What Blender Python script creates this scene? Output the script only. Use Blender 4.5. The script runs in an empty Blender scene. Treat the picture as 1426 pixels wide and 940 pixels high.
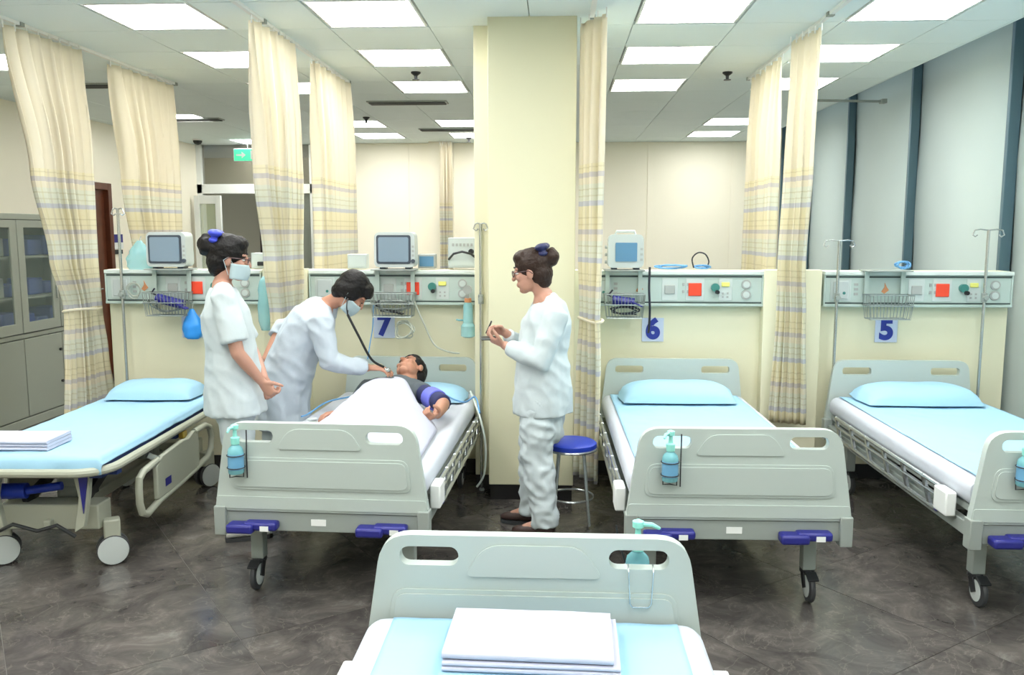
import bpy, bmesh, math, random
from mathutils import Vector as V, Matrix as M, noise
from mathutils.geometry import tessellate_polygon
PI = math.pi
R = math.radians
random.seed(7)
C = bpy.context.scene.collection
SC = bpy.context.scene

# ------------------------------------------------------------------ camera
F, CX, CY, CAM_H, YAW, PITCH = 1190.0, 713.0, 470.0, 1.72, R(3.0), R(7.1)
cam = bpy.data.objects.new('camera', bpy.data.cameras.new('camera'))
C.objects.link(cam)
cam.location = (0, 0, CAM_H)
cam.rotation_euler = (R(90) - PITCH, 0, YAW)
cam.data.sensor_width = 36
cam.data.lens = F * 36 / 1426
cam.data.clip_end = 60
SC.camera = cam
FW = V((-math.sin(YAW) * math.cos(PITCH), math.cos(YAW) * math.cos(PITCH), -math.sin(PITCH)))
RT = V((math.cos(YAW), math.sin(YAW), 0))
UP = RT.cross(FW)


def at(px, py, Y):
    d = FW * F + RT * (px - CX) + UP * (CY - py)
    return V((0, 0, CAM_H)) + d * (Y / d.y)


# ------------------------------------------------------------------ world, exposure
w = bpy.data.worlds.new('world')
SC.world = w
w.use_nodes = True
w.node_tree.nodes['Background'].inputs[0].default_value = (0.75, 0.85, 0.9, 1)
w.node_tree.nodes['Background'].inputs[1].default_value = 0.5
SC.view_settings.view_transform = 'Standard'
SC.view_settings.look = 'None'
SC.view_settings.exposure = 0.9
SC.view_settings.gamma = 1
PANEL_STRENGTH = 9.0
PANEL_COLOR = (0.99, 0.99, 0.97)


# ------------------------------------------------------------------ materials
def lin(c):
    return tuple(((x / 255) / 12.92 if x / 255 <= .04045 else ((x / 255 + .055) / 1.055) ** 2.4) for x in c) + (1,)


def mat(name, rgb, rough=.5, metal=0, spec=.5, bump=0, bscale=40, var=0, vscale=6, emit=0, trans=0, alpha=1, coat=0, sss=0):
    m = bpy.data.materials.new(name)
    m.use_nodes = True
    nt = m.node_tree
    b = nt.nodes['Principled BSDF']
    c = lin(rgb)
    b.inputs['Base Color'].default_value = c
    b.inputs['Roughness'].default_value = rough
    b.inputs['Metallic'].default_value = metal
    b.inputs['Specular IOR Level'].default_value = spec
    b.inputs['Coat Weight'].default_value = coat
    if trans:
        b.inputs['Transmission Weight'].default_value = trans
    if alpha < 1:
        b.inputs['Alpha'].default_value = alpha
    if emit:
        b.inputs['Emission Color'].default_value = c
        b.inputs['Emission Strength'].default_value = emit
    if sss:
        b.inputs['Subsurface Weight'].default_value = sss
        b.inputs['Subsurface Radius'].default_value = (.01, .004, .002)
    if bump or var:
        tc = nt.nodes.new('ShaderNodeTexCoord')
        if bump:
            n = nt.nodes.new('ShaderNodeTexNoise')
            n.inputs['Scale'].default_value = bscale
            n.inputs['Detail'].default_value = 3
            bp = nt.nodes.new('ShaderNodeBump')
            bp.inputs['Strength'].default_value = bump
            bp.inputs['Distance'].default_value = .01
            nt.links.new(tc.outputs['Object'], n.inputs['Vector'])
            nt.links.new(n.outputs['Fac'], bp.inputs['Height'])
            nt.links.new(bp.outputs['Normal'], b.inputs['Normal'])
        if var:
            n = nt.nodes.new('ShaderNodeTexNoise')
            n.inputs['Scale'].default_value = vscale
            n.inputs['Detail'].default_value = 4
            r = nt.nodes.new('ShaderNodeValToRGB')
            r.color_ramp.elements[0].position = .3
            r.color_ramp.elements[1].position = .7
            r.color_ramp.elements[0].color = tuple(x * (1 - var) for x in c[:3]) + (1,)
            r.color_ramp.elements[1].color = tuple(min(1, x * (1 + var)) for x in c[:3]) + (1,)
            nt.links.new(tc.outputs['Object'], n.inputs['Vector'])
            nt.links.new(n.outputs['Fac'], r.inputs['Fac'])
            nt.links.new(r.outputs['Color'], b.inputs['Base Color'])
    return m


def floor_material():
    m = mat('dark_marble', (72, 66, 62), .22, spec=.5)
    nt = m.node_tree
    b = nt.nodes['Principled BSDF']
    tc = nt.nodes.new('ShaderNodeTexCoord')
    oi = nt.nodes.new('ShaderNodeObjectInfo')
    mul = nt.nodes.new('ShaderNodeVectorMath')
    mul.operation = 'SCALE'
    mul.inputs[0].default_value = (37, 91, 13)
    nt.links.new(oi.outputs['Random'], mul.inputs['Scale'])
    add = nt.nodes.new('ShaderNodeVectorMath')
    nt.links.new(tc.outputs['Object'], add.inputs[0])
    nt.links.new(mul.outputs[0], add.inputs[1])
    n1 = nt.nodes.new('ShaderNodeTexNoise')
    n1.inputs['Scale'].default_value = 4.2
    n1.inputs['Detail'].default_value = 9
    n1.inputs['Roughness'].default_value = .68
    n1.inputs['Distortion'].default_value = .7
    nt.links.new(add.outputs[0], n1.inputs['Vector'])
    r = nt.nodes.new('ShaderNodeValToRGB')
    e = r.color_ramp.elements
    e[0].position = .30
    e[0].color = lin((60, 57, 55))
    e[1].position = .82
    e[1].color = lin((146, 142, 136))
    x = e.new(.5)
    x.color = lin((84, 80, 77))
    x = e.new(.62)
    x.color = lin((101, 96, 91))
    nt.links.new(n1.outputs['Fac'], r.inputs['Fac'])
    v = nt.nodes.new('ShaderNodeTexNoise')
    v.inputs['Scale'].default_value = 3.4
    v.inputs['Detail'].default_value = 6
    v.inputs['Distortion'].default_value = 2.4
    nt.links.new(add.outputs[0], v.inputs['Vector'])
    a = nt.nodes.new('ShaderNodeMath')
    a.operation = 'SUBTRACT'
    a.inputs[1].default_value = .5
    nt.links.new(v.outputs['Fac'], a.inputs[0])
    ab = nt.nodes.new('ShaderNodeMath')
    ab.operation = 'ABSOLUTE'
    nt.links.new(a.outputs[0], ab.inputs[0])
    r2 = nt.nodes.new('ShaderNodeValToRGB')
    r2.color_ramp.elements[0].color = (.22, .22, .22, 1)
    r2.color_ramp.elements[1].position = .014
    r2.color_ramp.elements[1].color = (0, 0, 0, 1)
    nt.links.new(ab.outputs[0], r2.inputs['Fac'])
    mx = nt.nodes.new('ShaderNodeMixRGB')
    mx.inputs['Color2'].default_value = lin((150, 144, 132))
    nt.links.new(r2.outputs['Color'], mx.inputs['Fac'])
    nt.links.new(r.outputs['Color'], mx.inputs['Color1'])
    nt.links.new(mx.outputs['Color'], b.inputs['Base Color'])
    rr = nt.nodes.new('ShaderNodeMapRange')
    rr.inputs['To Min'].default_value = .09
    rr.inputs['To Max'].default_value = .24
    nt.links.new(n1.outputs['Fac'], rr.inputs['Value'])
    nt.links.new(rr.outputs[0], b.inputs['Roughness'])
    return m


def curtain_material(name, base=(240, 233, 212)):
    """cream cloth, open mesh above, woven plaid below 2.1 m; UV is in metres"""
    m = bpy.data.materials.new(name)
    m.use_nodes = True
    nt = m.node_tree
    b = nt.nodes['Principled BSDF']
    b.inputs['Roughness'].default_value = .9
    b.inputs['Specular IOR Level'].default_value = .1
    uv = nt.nodes.new('ShaderNodeUVMap')
    sep = nt.nodes.new('ShaderNodeSeparateXYZ')
    nt.links.new(uv.outputs[0], sep.inputs[0])

    def mth(op, a, c, clamp=False):
        n = nt.nodes.new('ShaderNodeMath')
        n.operation = op
        n.use_clamp = clamp
        for i, x in ((0, a), (1, c)):
            if isinstance(x, (int, float)):
                n.inputs[i].default_value = x
            else:
                nt.links.new(x, n.inputs[i])
        return n.outputs[0]

    def stripe(coord, period, width, off=0):
        p = mth('MODULO', mth('ADD', coord, off + 50 * period), period)
        return mth('LESS_THAN', p, width)

    lo = mth('LESS_THAN', sep.outputs[1], 2.12)
    col = nt.nodes.new('ShaderNodeRGB')
    col.outputs[0].default_value = lin(base)
    cur = col.outputs[0]

    def layer(mask, rgb, amt):
        nonlocal cur
        mx = nt.nodes.new('ShaderNodeMixRGB')
        nt.links.new(mth('MULTIPLY', mth('MULTIPLY', mask, lo), amt), mx.inputs['Fac'])
        nt.links.new(cur, mx.inputs['Color1'])
        mx.inputs['Color2'].default_value = lin(rgb)
        cur = mx.outputs[0]
    layer(stripe(sep.outputs[1], .34, .17), (240, 232, 176), .27)
    layer(stripe(sep.outputs[1], .34, .13, .17), (222, 236, 226), .36)
    layer(stripe(sep.outputs[0], .20, .012), (190, 182, 172), .3)
    layer(stripe(sep.outputs[0], .20, .012, .07), (215, 205, 150), .28)
    layer(stripe(sep.outputs[1], .17, .03), (160, 160, 205), .36)
    layer(stripe(sep.outputs[1], .17, .009, .075), (205, 196, 160), .42)
    layer(stripe(sep.outputs[1], .17, .009, .115), (205, 196, 160), .36)
    nt.links.new(cur, b.inputs['Base Color'])
    tr = nt.nodes.new('ShaderNodeBsdfTranslucent')
    nt.links.new(cur, tr.inputs['Color'])
    mix = nt.nodes.new('ShaderNodeMixShader')
    mix.inputs[0].default_value = .3
    nt.links.new(b.outputs[0], mix.inputs[1])
    nt.links.new(tr.outputs[0], mix.inputs[2])
    nt.links.new(mix.outputs[0], nt.nodes['Material Output'].inputs[0])
    return m


def glass_material(name, rgb, alpha):
    m = mat(name, rgb, .08, alpha=alpha)
    return m


MT = dict(
    floor=floor_material(), joint=mat('floor_joint', (118, 114, 108), .6),
    cream=mat('cream_wall', (228, 225, 196), .55, bump=.03, bscale=120),
    back=mat('back_wall_cream', (252, 246, 226), .5), pillar=mat('pillar_cream', (226, 223, 190), .45),
    ceil=mat('ceiling_tile_white', (236, 249, 250), .6), ceilbase=mat('ceiling_grid', (150, 156, 152), .7),
    grey=mat('corridor_grey', (186, 178, 156), .7), skirt=mat('black_skirting', (26, 26, 28), .35),
    white=mat('white_paint', (240, 243, 240), .35), brown=mat('brown_wood', (92, 48, 28), .4, var=.2, vscale=9),
    darkbrown=mat('dark_brown_wood', (56, 30, 24), .4),
    mull=mat('blue_grey_mullion', (88, 116, 128), .4, metal=.2), blind=mat('grey_blind', (200, 216, 214), .8, bump=.05, bscale=300),
    board=mat('bed_board_plastic', (186, 197, 191), .38), steel=mat('painted_steel', (152, 160, 154), .4),
    chrome=mat('steel_tube', (190, 195, 195), .25, metal=.85), darksteel=mat('dark_metal', (60, 62, 64), .4, metal=.6),
    navy=mat('navy_plastic', (38, 40, 128), .4), blue=mat('blue_plastic', (30, 60, 175), .4),
    sheet=mat('white_sheet', (198, 203, 212), .85, bump=.25, bscale=14), bluesheet=mat('light_blue_sheet', (158, 200, 224), .85, bump=.2, bscale=12),
    linen=mat('white_linen', (192, 194, 210), .85, bump=.15, bscale=18), rubber=mat('rubber', (58, 60, 62), .6),
    wheel=mat('grey_wheel', (196, 203, 200), .5), beige=mat('gurney_beige', (168, 171, 154), .45),
    gmatt=mat('gurney_mattress', (36, 58, 112), .6), uniform=mat('white_uniform', (192, 203, 205), .8, bump=.2, bscale=20),
    coat=mat('white_coat', (188, 199, 208), .8, bump=.2, bscale=20), skin=mat('skin', (188, 142, 122), .5, sss=.1),
    skin2=mat('skin_warm', (184, 134, 110), .5, sss=.1), hair=mat('black_hair', (14, 11, 10), .5, spec=.3, bump=.4, bscale=90),
    bhair=mat('brown_hair', (48, 32, 24), .5, spec=.3, bump=.4, bscale=90), mask=mat('mask_cloth', (176, 196, 200), .9),
    lens=mat('spectacle_frame', (70, 40, 40), .3), black=mat('black_rubber', (24, 26, 28), .5),
    shirt=mat('charcoal_shirt', (84, 92, 98), .9), nshirt=mat('navy_sleeve', (48, 52, 92), .9), cuff=mat('violet_cuff', (112, 118, 214), .8),
    eye=mat('eye_white', (235, 235, 230), .2), iris=mat('iris', (40, 26, 20), .2), lip=mat('lip', (190, 110, 105), .5),
    alu=mat('rail_aluminium', (186, 202, 195), .35, metal=.1), aluw=mat('rail_top_white', (214, 224, 218), .4),
    slot=mat('rail_slot', (70, 84, 82), .5), plate=mat('socket_plate', (196, 206, 202), .4), red=mat('red_socket', (236, 74, 46), .4),
    green=mat('gas_green', (60, 128, 120), .4), yellow=mat('yellow_label', (226, 224, 120), .5), greysock=mat('grey_socket', (168, 172, 168), .5),
    orange=mat('orange_mark', (206, 140, 96), .5), screen=mat('monitor_screen', (128, 148, 164), .15, spec=.6, coat=.3),
    screenblue=mat('blue_screen', (92, 138, 172), .15), bezel=mat('dark_bezel', (62, 72, 84), .4), device=mat('device_white', (190, 199, 197), .4),
    wire=mat('wire_grey', (150, 158, 154), .4, metal=.5), cable=mat('cable_grey', (176, 182, 170), .6), bcable=mat('cable_blue', (96, 156, 206), .5),
    dcable=mat('cable_dark', (40, 42, 56), .5), card=mat('number_card', (196, 208, 230), .5), digit=mat('digit_blue', (34, 52, 150), .5),
    pump=mat('pump_mint', (150, 228, 216), .35), bottle=mat('bottle_teal', (130, 200, 208), .25, alpha=.75),
    bag=mat('clear_blue_plastic', (160, 222, 228), .2, alpha=.55), bluebag=mat('blue_bag', (50, 150, 235), .35),
    cab=mat('cabinet_grey', (158, 164, 152), .5), glass=glass_material('cabinet_glass', (150, 170, 165), .16), dpack=mat('blue_pack', (96, 116, 190), .6),
    dark=mat('shelf_dark', (110, 116, 108), .6), wglass=glass_material('door_glass', (210, 222, 190), .35), exitg=mat('exit_green', (70, 200, 150), .4, emit=.6),
    bow=mat('blue_bow', (62, 76, 200), .5), dbow=mat('navy_bow', (30, 36, 84), .5), shoe=mat('white_shoe', (226, 226, 220), .5), dshoe=mat('dark_shoe', (62, 44, 40), .5),
    panel=mat('light_panel', (255, 252, 246), .5), cur=curtain_material('plaid_curtain'), gold=mat('brass', (190, 160, 70), .35, metal=.6),
    grating=mat('vent_dark', (70, 74, 72), .6),
)
e = MT['panel'].node_tree.nodes['Principled BSDF']
e.inputs['Emission Color'].default_value = PANEL_COLOR + (1,)
e.inputs['Emission Strength'].default_value = PANEL_STRENGTH


# ------------------------------------------------------------------ mesh builder
class MB:
    def __init__(s):
        s.v = []
        s.f = []

    def add(s, vs, fs):
        o = len(s.v)
        s.v += [V(x) for x in vs]
        s.f += [tuple(i + o for i in f) for f in fs]
        return s

    def box(s, x0, x1, y0, y1, z0, z1):
        vs = [(x, y, z) for z in (z0, z1) for y in (y0, y1) for x in (x0, x1)]
        return s.add(vs, [(0, 2, 3, 1), (4, 5, 7, 6), (0, 1, 5, 4), (2, 6, 7, 3), (0, 4, 6, 2), (1, 3, 7, 5)])

    def bar(s, p, q, wx, wy=None, up=(0, 0, 1)):
        p, q = V(p), V(q)
        wy = wy or wx
        t = (q - p).normalized()
        a = V(up).cross(t)
        if a.length < .05:
            a = V((1, 0, 0)).cross(t)
        a.normalize()
        b = t.cross(a)
        r = [[c + a * (wx / 2 * i) + b * (wy / 2 * j) for i, j in ((-1, -1), (1, -1), (1, 1), (-1, 1))] for c in (p, q)]
        return s.loft(r)

    def loft(s, rings, cap=(True, True), closed=True):
        n = len(rings[0])
        vs = [p for r in rings for p in r]
        fs = []
        for i in range(len(rings) - 1):
            for j in range(n if closed else n - 1):
                k = (j + 1) % n
                fs.append((i * n + j, i * n + k, (i + 1) * n + k, (i + 1) * n + j))
        if cap[0]:
            fs.append(tuple(range(n))[::-1])
        if cap[1]:
            fs.append(tuple((len(rings) - 1) * n + j for j in range(n)))
        return s.add(vs, fs)

    def tube(s, pts, r, n=8, closed=False):
        pts = [V(p) for p in pts]
        N = len(pts)
        rings = []
        t0 = None
        a = None
        for i, p in enumerate(pts):
            if closed:
                t = (pts[(i + 1) % N] - pts[i - 1]).normalized()
            else:
                t = (pts[min(i + 1, N - 1)] - pts[max(i - 1, 0)]).normalized()
            if a is None:
                a = t.cross(V((0, 0, 1)))
                if a.length < .1:
                    a = t.cross(V((1, 0, 0)))
                a.normalize()
            else:
                a = (a - t * a.dot(t)).normalized()
            b = t.cross(a)
            rr = r[i] if isinstance(r, (list, tuple)) else r
            rings.append([p + a * rr * math.cos(2 * PI * k / n) + b * rr * math.sin(2 * PI * k / n) for k in range(n)])
        if closed:
            rings.append(rings[0])
            return s.loft(rings, (False, False))
        return s.loft(rings)

    def limb(s, pts, radii, side=(1, 0, 0), n=14, cap=(True, True)):
        """tapered limb; a radius may be (along side, across); round or flat ends"""
        pts = [V(p) for p in pts]
        side = V(side)
        rad = [(r, r) if isinstance(r, (int, float)) else r for r in radii]
        N = len(pts)
        P, Q, T = [], [], []
        for i in range(N):
            t = (pts[min(i + 1, N - 1)] - pts[max(i - 1, 0)]).normalized()
            P.append(pts[i])
            Q.append(rad[i])
            T.append(t)
        if cap[0]:
            h = min(rad[0])
            for k in (1, 2, 3):
                an = PI / 2 * k / 3.3
                P.insert(0, pts[0] - T[k - 1] * h * math.sin(an))
                Q.insert(0, tuple(x * math.cos(an) for x in rad[0]))
                T.insert(0, T[0])
        if cap[1]:
            h = min(rad[-1])
            tt = T[-1]
            for k in (1, 2, 3):
                an = PI / 2 * k / 3.3
                P.append(pts[-1] + tt * h * math.sin(an))
                Q.append(tuple(x * math.cos(an) for x in rad[-1]))
                T.append(tt)
        rings = []
        for p, q, t in zip(P, Q, T):
            a = side - t * side.dot(t)
            if a.length < .08:
                a = V((0, 1, .3)) - t * V((0, 1, .3)).dot(t)
            a.normalize()
            b = t.cross(a)
            rings.append([p + a * q[0] * math.cos(2 * PI * k / n) + b * q[1] * math.sin(2 * PI * k / n) for k in range(n)])
        return s.loft(rings)

    def ell(s, c, rx, ry=None, rz=None, mat3=None, n=16, m=10, p=1.0):
        ry = ry or rx
        rz = rz or rx
        c = V(c)
        rings = []

        def sp(x):
            return math.copysign(abs(x) ** p, x)
        for i in range(m + 1):
            th = PI * (i + .02) / (m + .04) - PI / 2
            ring = []
            for j in range(n):
                ph = 2 * PI * j / n
                q = V((rx * sp(math.cos(th)) * sp(math.cos(ph)), ry * sp(math.cos(th)) * sp(math.sin(ph)), rz * sp(math.sin(th))))
                ring.append(c + (mat3 @ q if mat3 else q))
            rings.append(ring)
        return s.loft(rings)

    def lathe(s, prof, o=(0, 0, 0), n=20, axis='z'):
        o = V(o)
        rings = []
        for r, z in prof:
            ring = []
            for k in range(n):
                a = 2 * PI * k / n
                if axis == 'z':
                    q = V((r * math.cos(a), r * math.sin(a), z))
                elif axis == 'x':
                    q = V((z, r * math.cos(a), r * math.sin(a)))
                else:
                    q = V((-r * math.cos(a), z, r * math.sin(a)))
                ring.append(o + q)
            rings.append(ring)
        return s.loft(rings)

    def plate(s, outer, t0, t1, holes=(), plane='xz'):
        """flat plate with holes; 2-D outlines, thickness t0..t1 along the third axis"""
        loops = [list(outer)] + [list(h) for h in holes]

        def p3(p, t):
            return V((p[0], t, p[1])) if plane == 'xz' else (V((t, p[0], p[1])) if plane == 'yz' else V((p[0], p[1], t)))
        tri = tessellate_polygon([[V((p[0], p[1], 0)) for p in l] for l in loops])
        flat = [p for l in loops for p in l]
        n = len(flat)
        fs = [tuple(t) for t in tri] + [tuple(i + n for i in t[::-1]) for t in tri]
        o = 0
        for l in loops:
            k = len(l)
            for i in range(k):
                j = (i + 1) % k
                fs.append((o + i, o + j, n + o + j, n + o + i))
            o += k
        return s.add([p3(p, t0) for p in flat] + [p3(p, t1) for p in flat], fs)

    def mesh(s, name, m=None, smooth=35):
        me = bpy.data.meshes.new(name)
        me.from_pydata([tuple(v) for v in s.v], [], s.f)
        bm = bmesh.new()
        bm.from_mesh(me)
        bmesh.ops.recalc_face_normals(bm, faces=bm.faces)
        bm.to_mesh(me)
        bm.free()
        if m:
            me.materials.append(m)
        if smooth:
            me.shade_smooth()
            me.set_sharp_from_angle(angle=R(smooth))
        return me


def obj(name, mb, m, parent=None, bevel=0, world=False, smooth=35, seg=2):
    """one mesh object; world=True: the vertices are world positions under an unrotated parent"""
    if isinstance(mb, MB):
        if world and parent is not None:
            o0 = parent.location.copy()
            if parent.parent:
                o0 = o0 + parent.parent.location
            mb.v = [v - o0 for v in mb.v]
        me = mb.mesh(name, m, smooth)
    else:
        me = mb
    o = bpy.data.objects.new(name, me)
    C.objects.link(o)
    o.parent = parent
    if bevel:
        b = o.modifiers.new('bevel', 'BEVEL')
        b.width = bevel
        b.segments = seg
        b.limit_method = 'ANGLE'
        b.angle_limit = R(40)
    return o


def thing(name, label, cat, loc=(0, 0, 0), rot=0, group=None):
    o = bpy.data.objects.new(name, None)
    C.objects.link(o)
    o.empty_display_size = .1
    o.location = loc
    o.rotation_euler = (0, 0, rot)
    return tag(o, label, cat, group)


def tag(o, label, cat, group=None, kind=None):
    o['label'] = label
    o['category'] = cat
    if group:
        o['group'] = group
    if kind:
        o['kind'] = kind
    return o


def struct(name, mb, m, bevel=0, parent=None, smooth=35):
    o = obj(name, mb, m, parent, bevel, smooth=smooth)
    if parent is None:
        o['kind'] = 'structure'
    return o


KIDS = {}


def kids(o):
    return [c for c in bpy.data.objects if c.parent == o]


def copy_tree(o, parent=None):
    c = o.copy()
    C.objects.link(c)
    if parent:
        c.parent = parent
    for k in kids(o):
        copy_tree(k, c)
    return c


def dup(root, loc, rot, label, group=None):
    c = copy_tree(root)
    c.location = loc
    c.rotation_euler = (0, 0, rot)
    c['label'] = label
    if group:
        c['group'] = group
    return c


def fuse(mb, voxel, it=3, wr=0, freq=8, m=None, name='fused', stretch=(1, 1, .5)):
    """union of overlapping closed shapes into one continuous smooth surface"""
    me = mb.mesh('tmp', None, 0)
    o = bpy.data.objects.new('tmp', me)
    C.objects.link(o)
    r = o.modifiers.new('r', 'REMESH')
    r.mode = 'VOXEL'
    r.voxel_size = voxel
    sm = o.modifiers.new('s', 'SMOOTH')
    sm.factor = .5
    sm.iterations = it
    dg = bpy.context.evaluated_depsgraph_get()
    out = bpy.data.meshes.new_from_object(o.evaluated_get(dg))
    bpy.data.objects.remove(o)
    bpy.data.meshes.remove(me)
    out.name = name
    out.materials.clear()
    if m:
        out.materials.append(m)
    if wr:
        nn = [v.normal.copy() for v in out.vertices]
        for v, nr in zip(out.vertices, nn):
            c = v.co
            q = V((c.x * stretch[0], c.y * stretch[1], c.z * stretch[2])) * freq
            d = noise.noise(q) + .5 * noise.noise(q * 2.3 + V((7, 3, 1)))
            if wr > .0045:
                d += .9 * (.45 - abs(noise.noise(q * 1.3 + V((c.z * 6, 2, c.z * 3)))) * 2.2) + .35 * noise.noise(V((c.x, c.y, c.z)) * 24)
            v.co = c + nr * (wr * d)
    out.shade_smooth()
    return out


def fobj(name, mb, m, root, voxel, it=3, wr=0, freq=8, stretch=(1, 1, .5)):
    o0 = root.location
    mb.v = [v - o0 for v in mb.v]
    return obj(name, fuse(mb, voxel, it, wr, freq, m, name, stretch), m, root)


def rrect(x0, x1, z0, z1, r, k=5):
    pts = []
    for cx, cz, a0 in ((x1 - r, z1 - r, 0), (x0 + r, z1 - r, 90), (x0 + r, z0 + r, 180), (x1 - r, z0 + r, 270)):
        for i in range(k + 1):
            a = R(a0 + 90 * i / k)
            pts.append((cx + r * math.cos(a), cz + r * math.sin(a)))
    return pts


def trap(wb, wt, z0, z1, r, k=6, rb=.02):
    """rounded trapezoid, bottom half-width wb, top half-width wt"""
    raw = [(wb, z0, rb), (wt, z1, r), (-wt, z1, r), (-wb, z0, rb)]
    pts = []
    n = len(raw)
    for i in range(n):
        p = V(raw[i][:2])
        a = (V(raw[i - 1][:2]) - p).normalized()
        b = (V(raw[(i + 1) % n][:2]) - p).normalized()
        d = raw[i][2]
        for j in range(k + 1):
            t = j / k
            q = p + a * d * (1 - t) ** 2 + b * d * t ** 2
            pts.append((q.x, q.y))
    return pts


def text(name, s, size, m, parent, loc, rot=(PI / 2, 0, 0), bold=.0, ext=.001):
    cu = bpy.data.curves.new(name, 'FONT')
    cu.body = s
    cu.size = size
    cu.align_x = 'CENTER'
    cu.align_y = 'CENTER'
    cu.extrude = ext
    cu.offset = bold
    t = bpy.data.objects.new('tmp', cu)
    C.objects.link(t)
    dg = bpy.context.evaluated_depsgraph_get()
    me = bpy.data.meshes.new_from_object(t.evaluated_get(dg))
    bpy.data.objects.remove(t)
    me.materials.clear()
    me.materials.append(m)
    o = bpy.data.objects.new(name, me)
    C.objects.link(o)
    o.parent = parent
    o.location = loc
    o.rotation_euler = rot
    return o


# ================================================================== the setting
XL, XR, YB, YN, ZC = -5.42, 3.24, 12.7, -2.6, 3.0
fl = struct('floor', MB().box(XL - .2, XR + .3, YN, 16.2, -.12, -.003), MT['joint'])
TS, TA = .845, R(36.3)
ua, va = V((math.cos(TA), math.sin(TA))), V((-math.sin(TA), math.cos(TA)))
tile_me = MB().box(-TS / 2 + .0015, TS / 2 - .0015, -TS / 2 + .0015, TS / 2 - .0015, -.012, 0).mesh('floor_tile', MT['floor'], 0)
for i in range(-8, 14):
    for j in range(-4, 18):
        c = ua * (2.615 + (i - .5) * TS) + va * (1.815 + (j - .5) * TS)
        if not (-5.9 < c.x < 3.8 and 1.2 < c.y < 11.0):
            continue
        if abs(c.x) > 1.2 + .66 * c.y:
            continue
        t = bpy.data.objects.new('floor_tile', tile_me)
        C.objects.link(t)
        t.parent = fl
        t.location = (c.x, c.y, 0)
        t.rotation_euler = (0, 0, TA)

# ceiling: metal tiles in a grid, light panels in some of the openings
GX, GY = .64, .65
LX, LY = -2.735, 4.92
ce = struct('ceiling', MB().box(XL - .1, 2.80, YN, 13.2, 3.022, 3.10), MT['ceilbase'])
cols = {-2.735: 'c', -1.455: 'c', .465: 'c', 1.745: 'c'}
lights = set()
for r_ in (-8, -6, -4, -2, 0, 2, 4, 8, 10):
    for c_ in (0, 2, 5, 7):
        lights.add((c_, r_))
for r_ in (-6, -3, 2, 7, 11):
    lights.add((-3, r_))
for c_, r_ in ((-2, -8),):
    lights.discard((c_, r_))
lights.discard((0, 10)), lights.add((0, 10))
lights.discard((5, 8)), lights.discard((5, 10))
ct_me = MB().box(-GX / 2 + .003, GX / 2 - .003, -GY / 2 + .003, GY / 2 - .003, 0, .022).mesh('ceiling_tile', MT['ceil'], 0)
ct_edge = MB().box(-.197, .197, -GY / 2 + .003, GY / 2 - .003, 0, .022).mesh('ceiling_tile', MT['ceil'], 0)
for c_ in range(-5, 9):
    for r_ in range(-12, 13):
        x, y = LX + (c_ + .5) * GX, LY + (r_ + .5) * GY
        if (c_, r_) in lights or x > 2.8 or x < XL - .3 or y > 12.95:
            continue
        if y < 3.9 or abs(x) > .8 + .66 * y:
            continue
        if c_ == 8:
            t = bpy.data.objects.new('ceiling_tile', ct_edge)
            C.objects.link(t)
            t.parent = ce
            t.location = (2.585, y, 3.0)
            continue
        t = bpy.data.objects.new('ceiling_tile', ct_me)
        C.objects.link(t)
        t.parent = ce
        t.location = (x, y, 3.0)
edge = struct('ceiling_edge_trim', MB().box(2.785, 2.80, YN, 12.7, 2.998, 3.05), MT['ceil'])
edge.parent = ce
edge.name = 'edge_strip'
nearc = obj('near_ceiling_panel', MB().box(XL, 2.7, YN, 4.27 - .325, 3.012, 3.02), MT['ceil'], ce)


def light_proto():
    t = thing('ceiling_light', '', 'ceiling light')
    m = MB()
    a, b = .308, .312
    m.box(-a, a, -b, -b + .015, -.004, .02).box(-a, a, b - .015, b, -.004, .02)
    m.box(-a, -a + .015, -b, b, -.004, .02).box(a - .015, a, -b, b, -.004, .02)
    obj('frame', m, MT['white'], t)
    obj('diffuser', MB().box(-a + .013, a - .013, -b + .013, b - .013, .000, .012), MT['panel'], t)
    return t


LL = {(0, 0): 'nearest square ceiling light above the gurney, upper left of the photo',
      (2, 0): 'nearest square ceiling light above bed seven, left of the pillar top',
      (5, 0): 'nearest square ceiling light above bed six, right of the pillar top',
      (7, 0): 'nearest square ceiling light at the right, beside the blinds',
      (0, 2): 'second square ceiling light from the front, between the two left curtain bunches',
      (2, 2): 'second square ceiling light from the front in the row over bed seven',
      (5, 2): 'second square ceiling light from the front in the row over bed six',
      (7, 2): 'second square ceiling light from the front in the row beside the blinds',
      (0, 4): 'square ceiling light mostly hidden behind the tied-up middle left curtain',
      (2, 4): 'third square ceiling light from the front in the row over bed seven',
      (5, 4): 'third square ceiling light from the front in the row over bed six',
      (7, 4): 'third square ceiling light beside the blinds, behind the two right curtains',
      (0, 8): 'thin far ceiling light second from the back wall, left of centre',
      (2, 8): 'far ceiling light second from the back wall, beside the pillar',
      (0, 10): 'far ceiling light nearest the back wall, left of centre',
      (2, 10): 'ceiling light nearest the back wall, beside the pillar',
      (7, 8): 'far ceiling light second from the back wall, right of the pillar',
      (7, 10): 'ceiling light nearest the back wall, right of the pillar',
      (-3, 2): 'ceiling light cut off by the left frame edge',
      (-3, 7): 'ceiling light at the left wall just right of the second curtain',
      (-3, 11): 'far left ceiling light in front of the exit sign'}
lp = light_proto()
first = True
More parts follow.
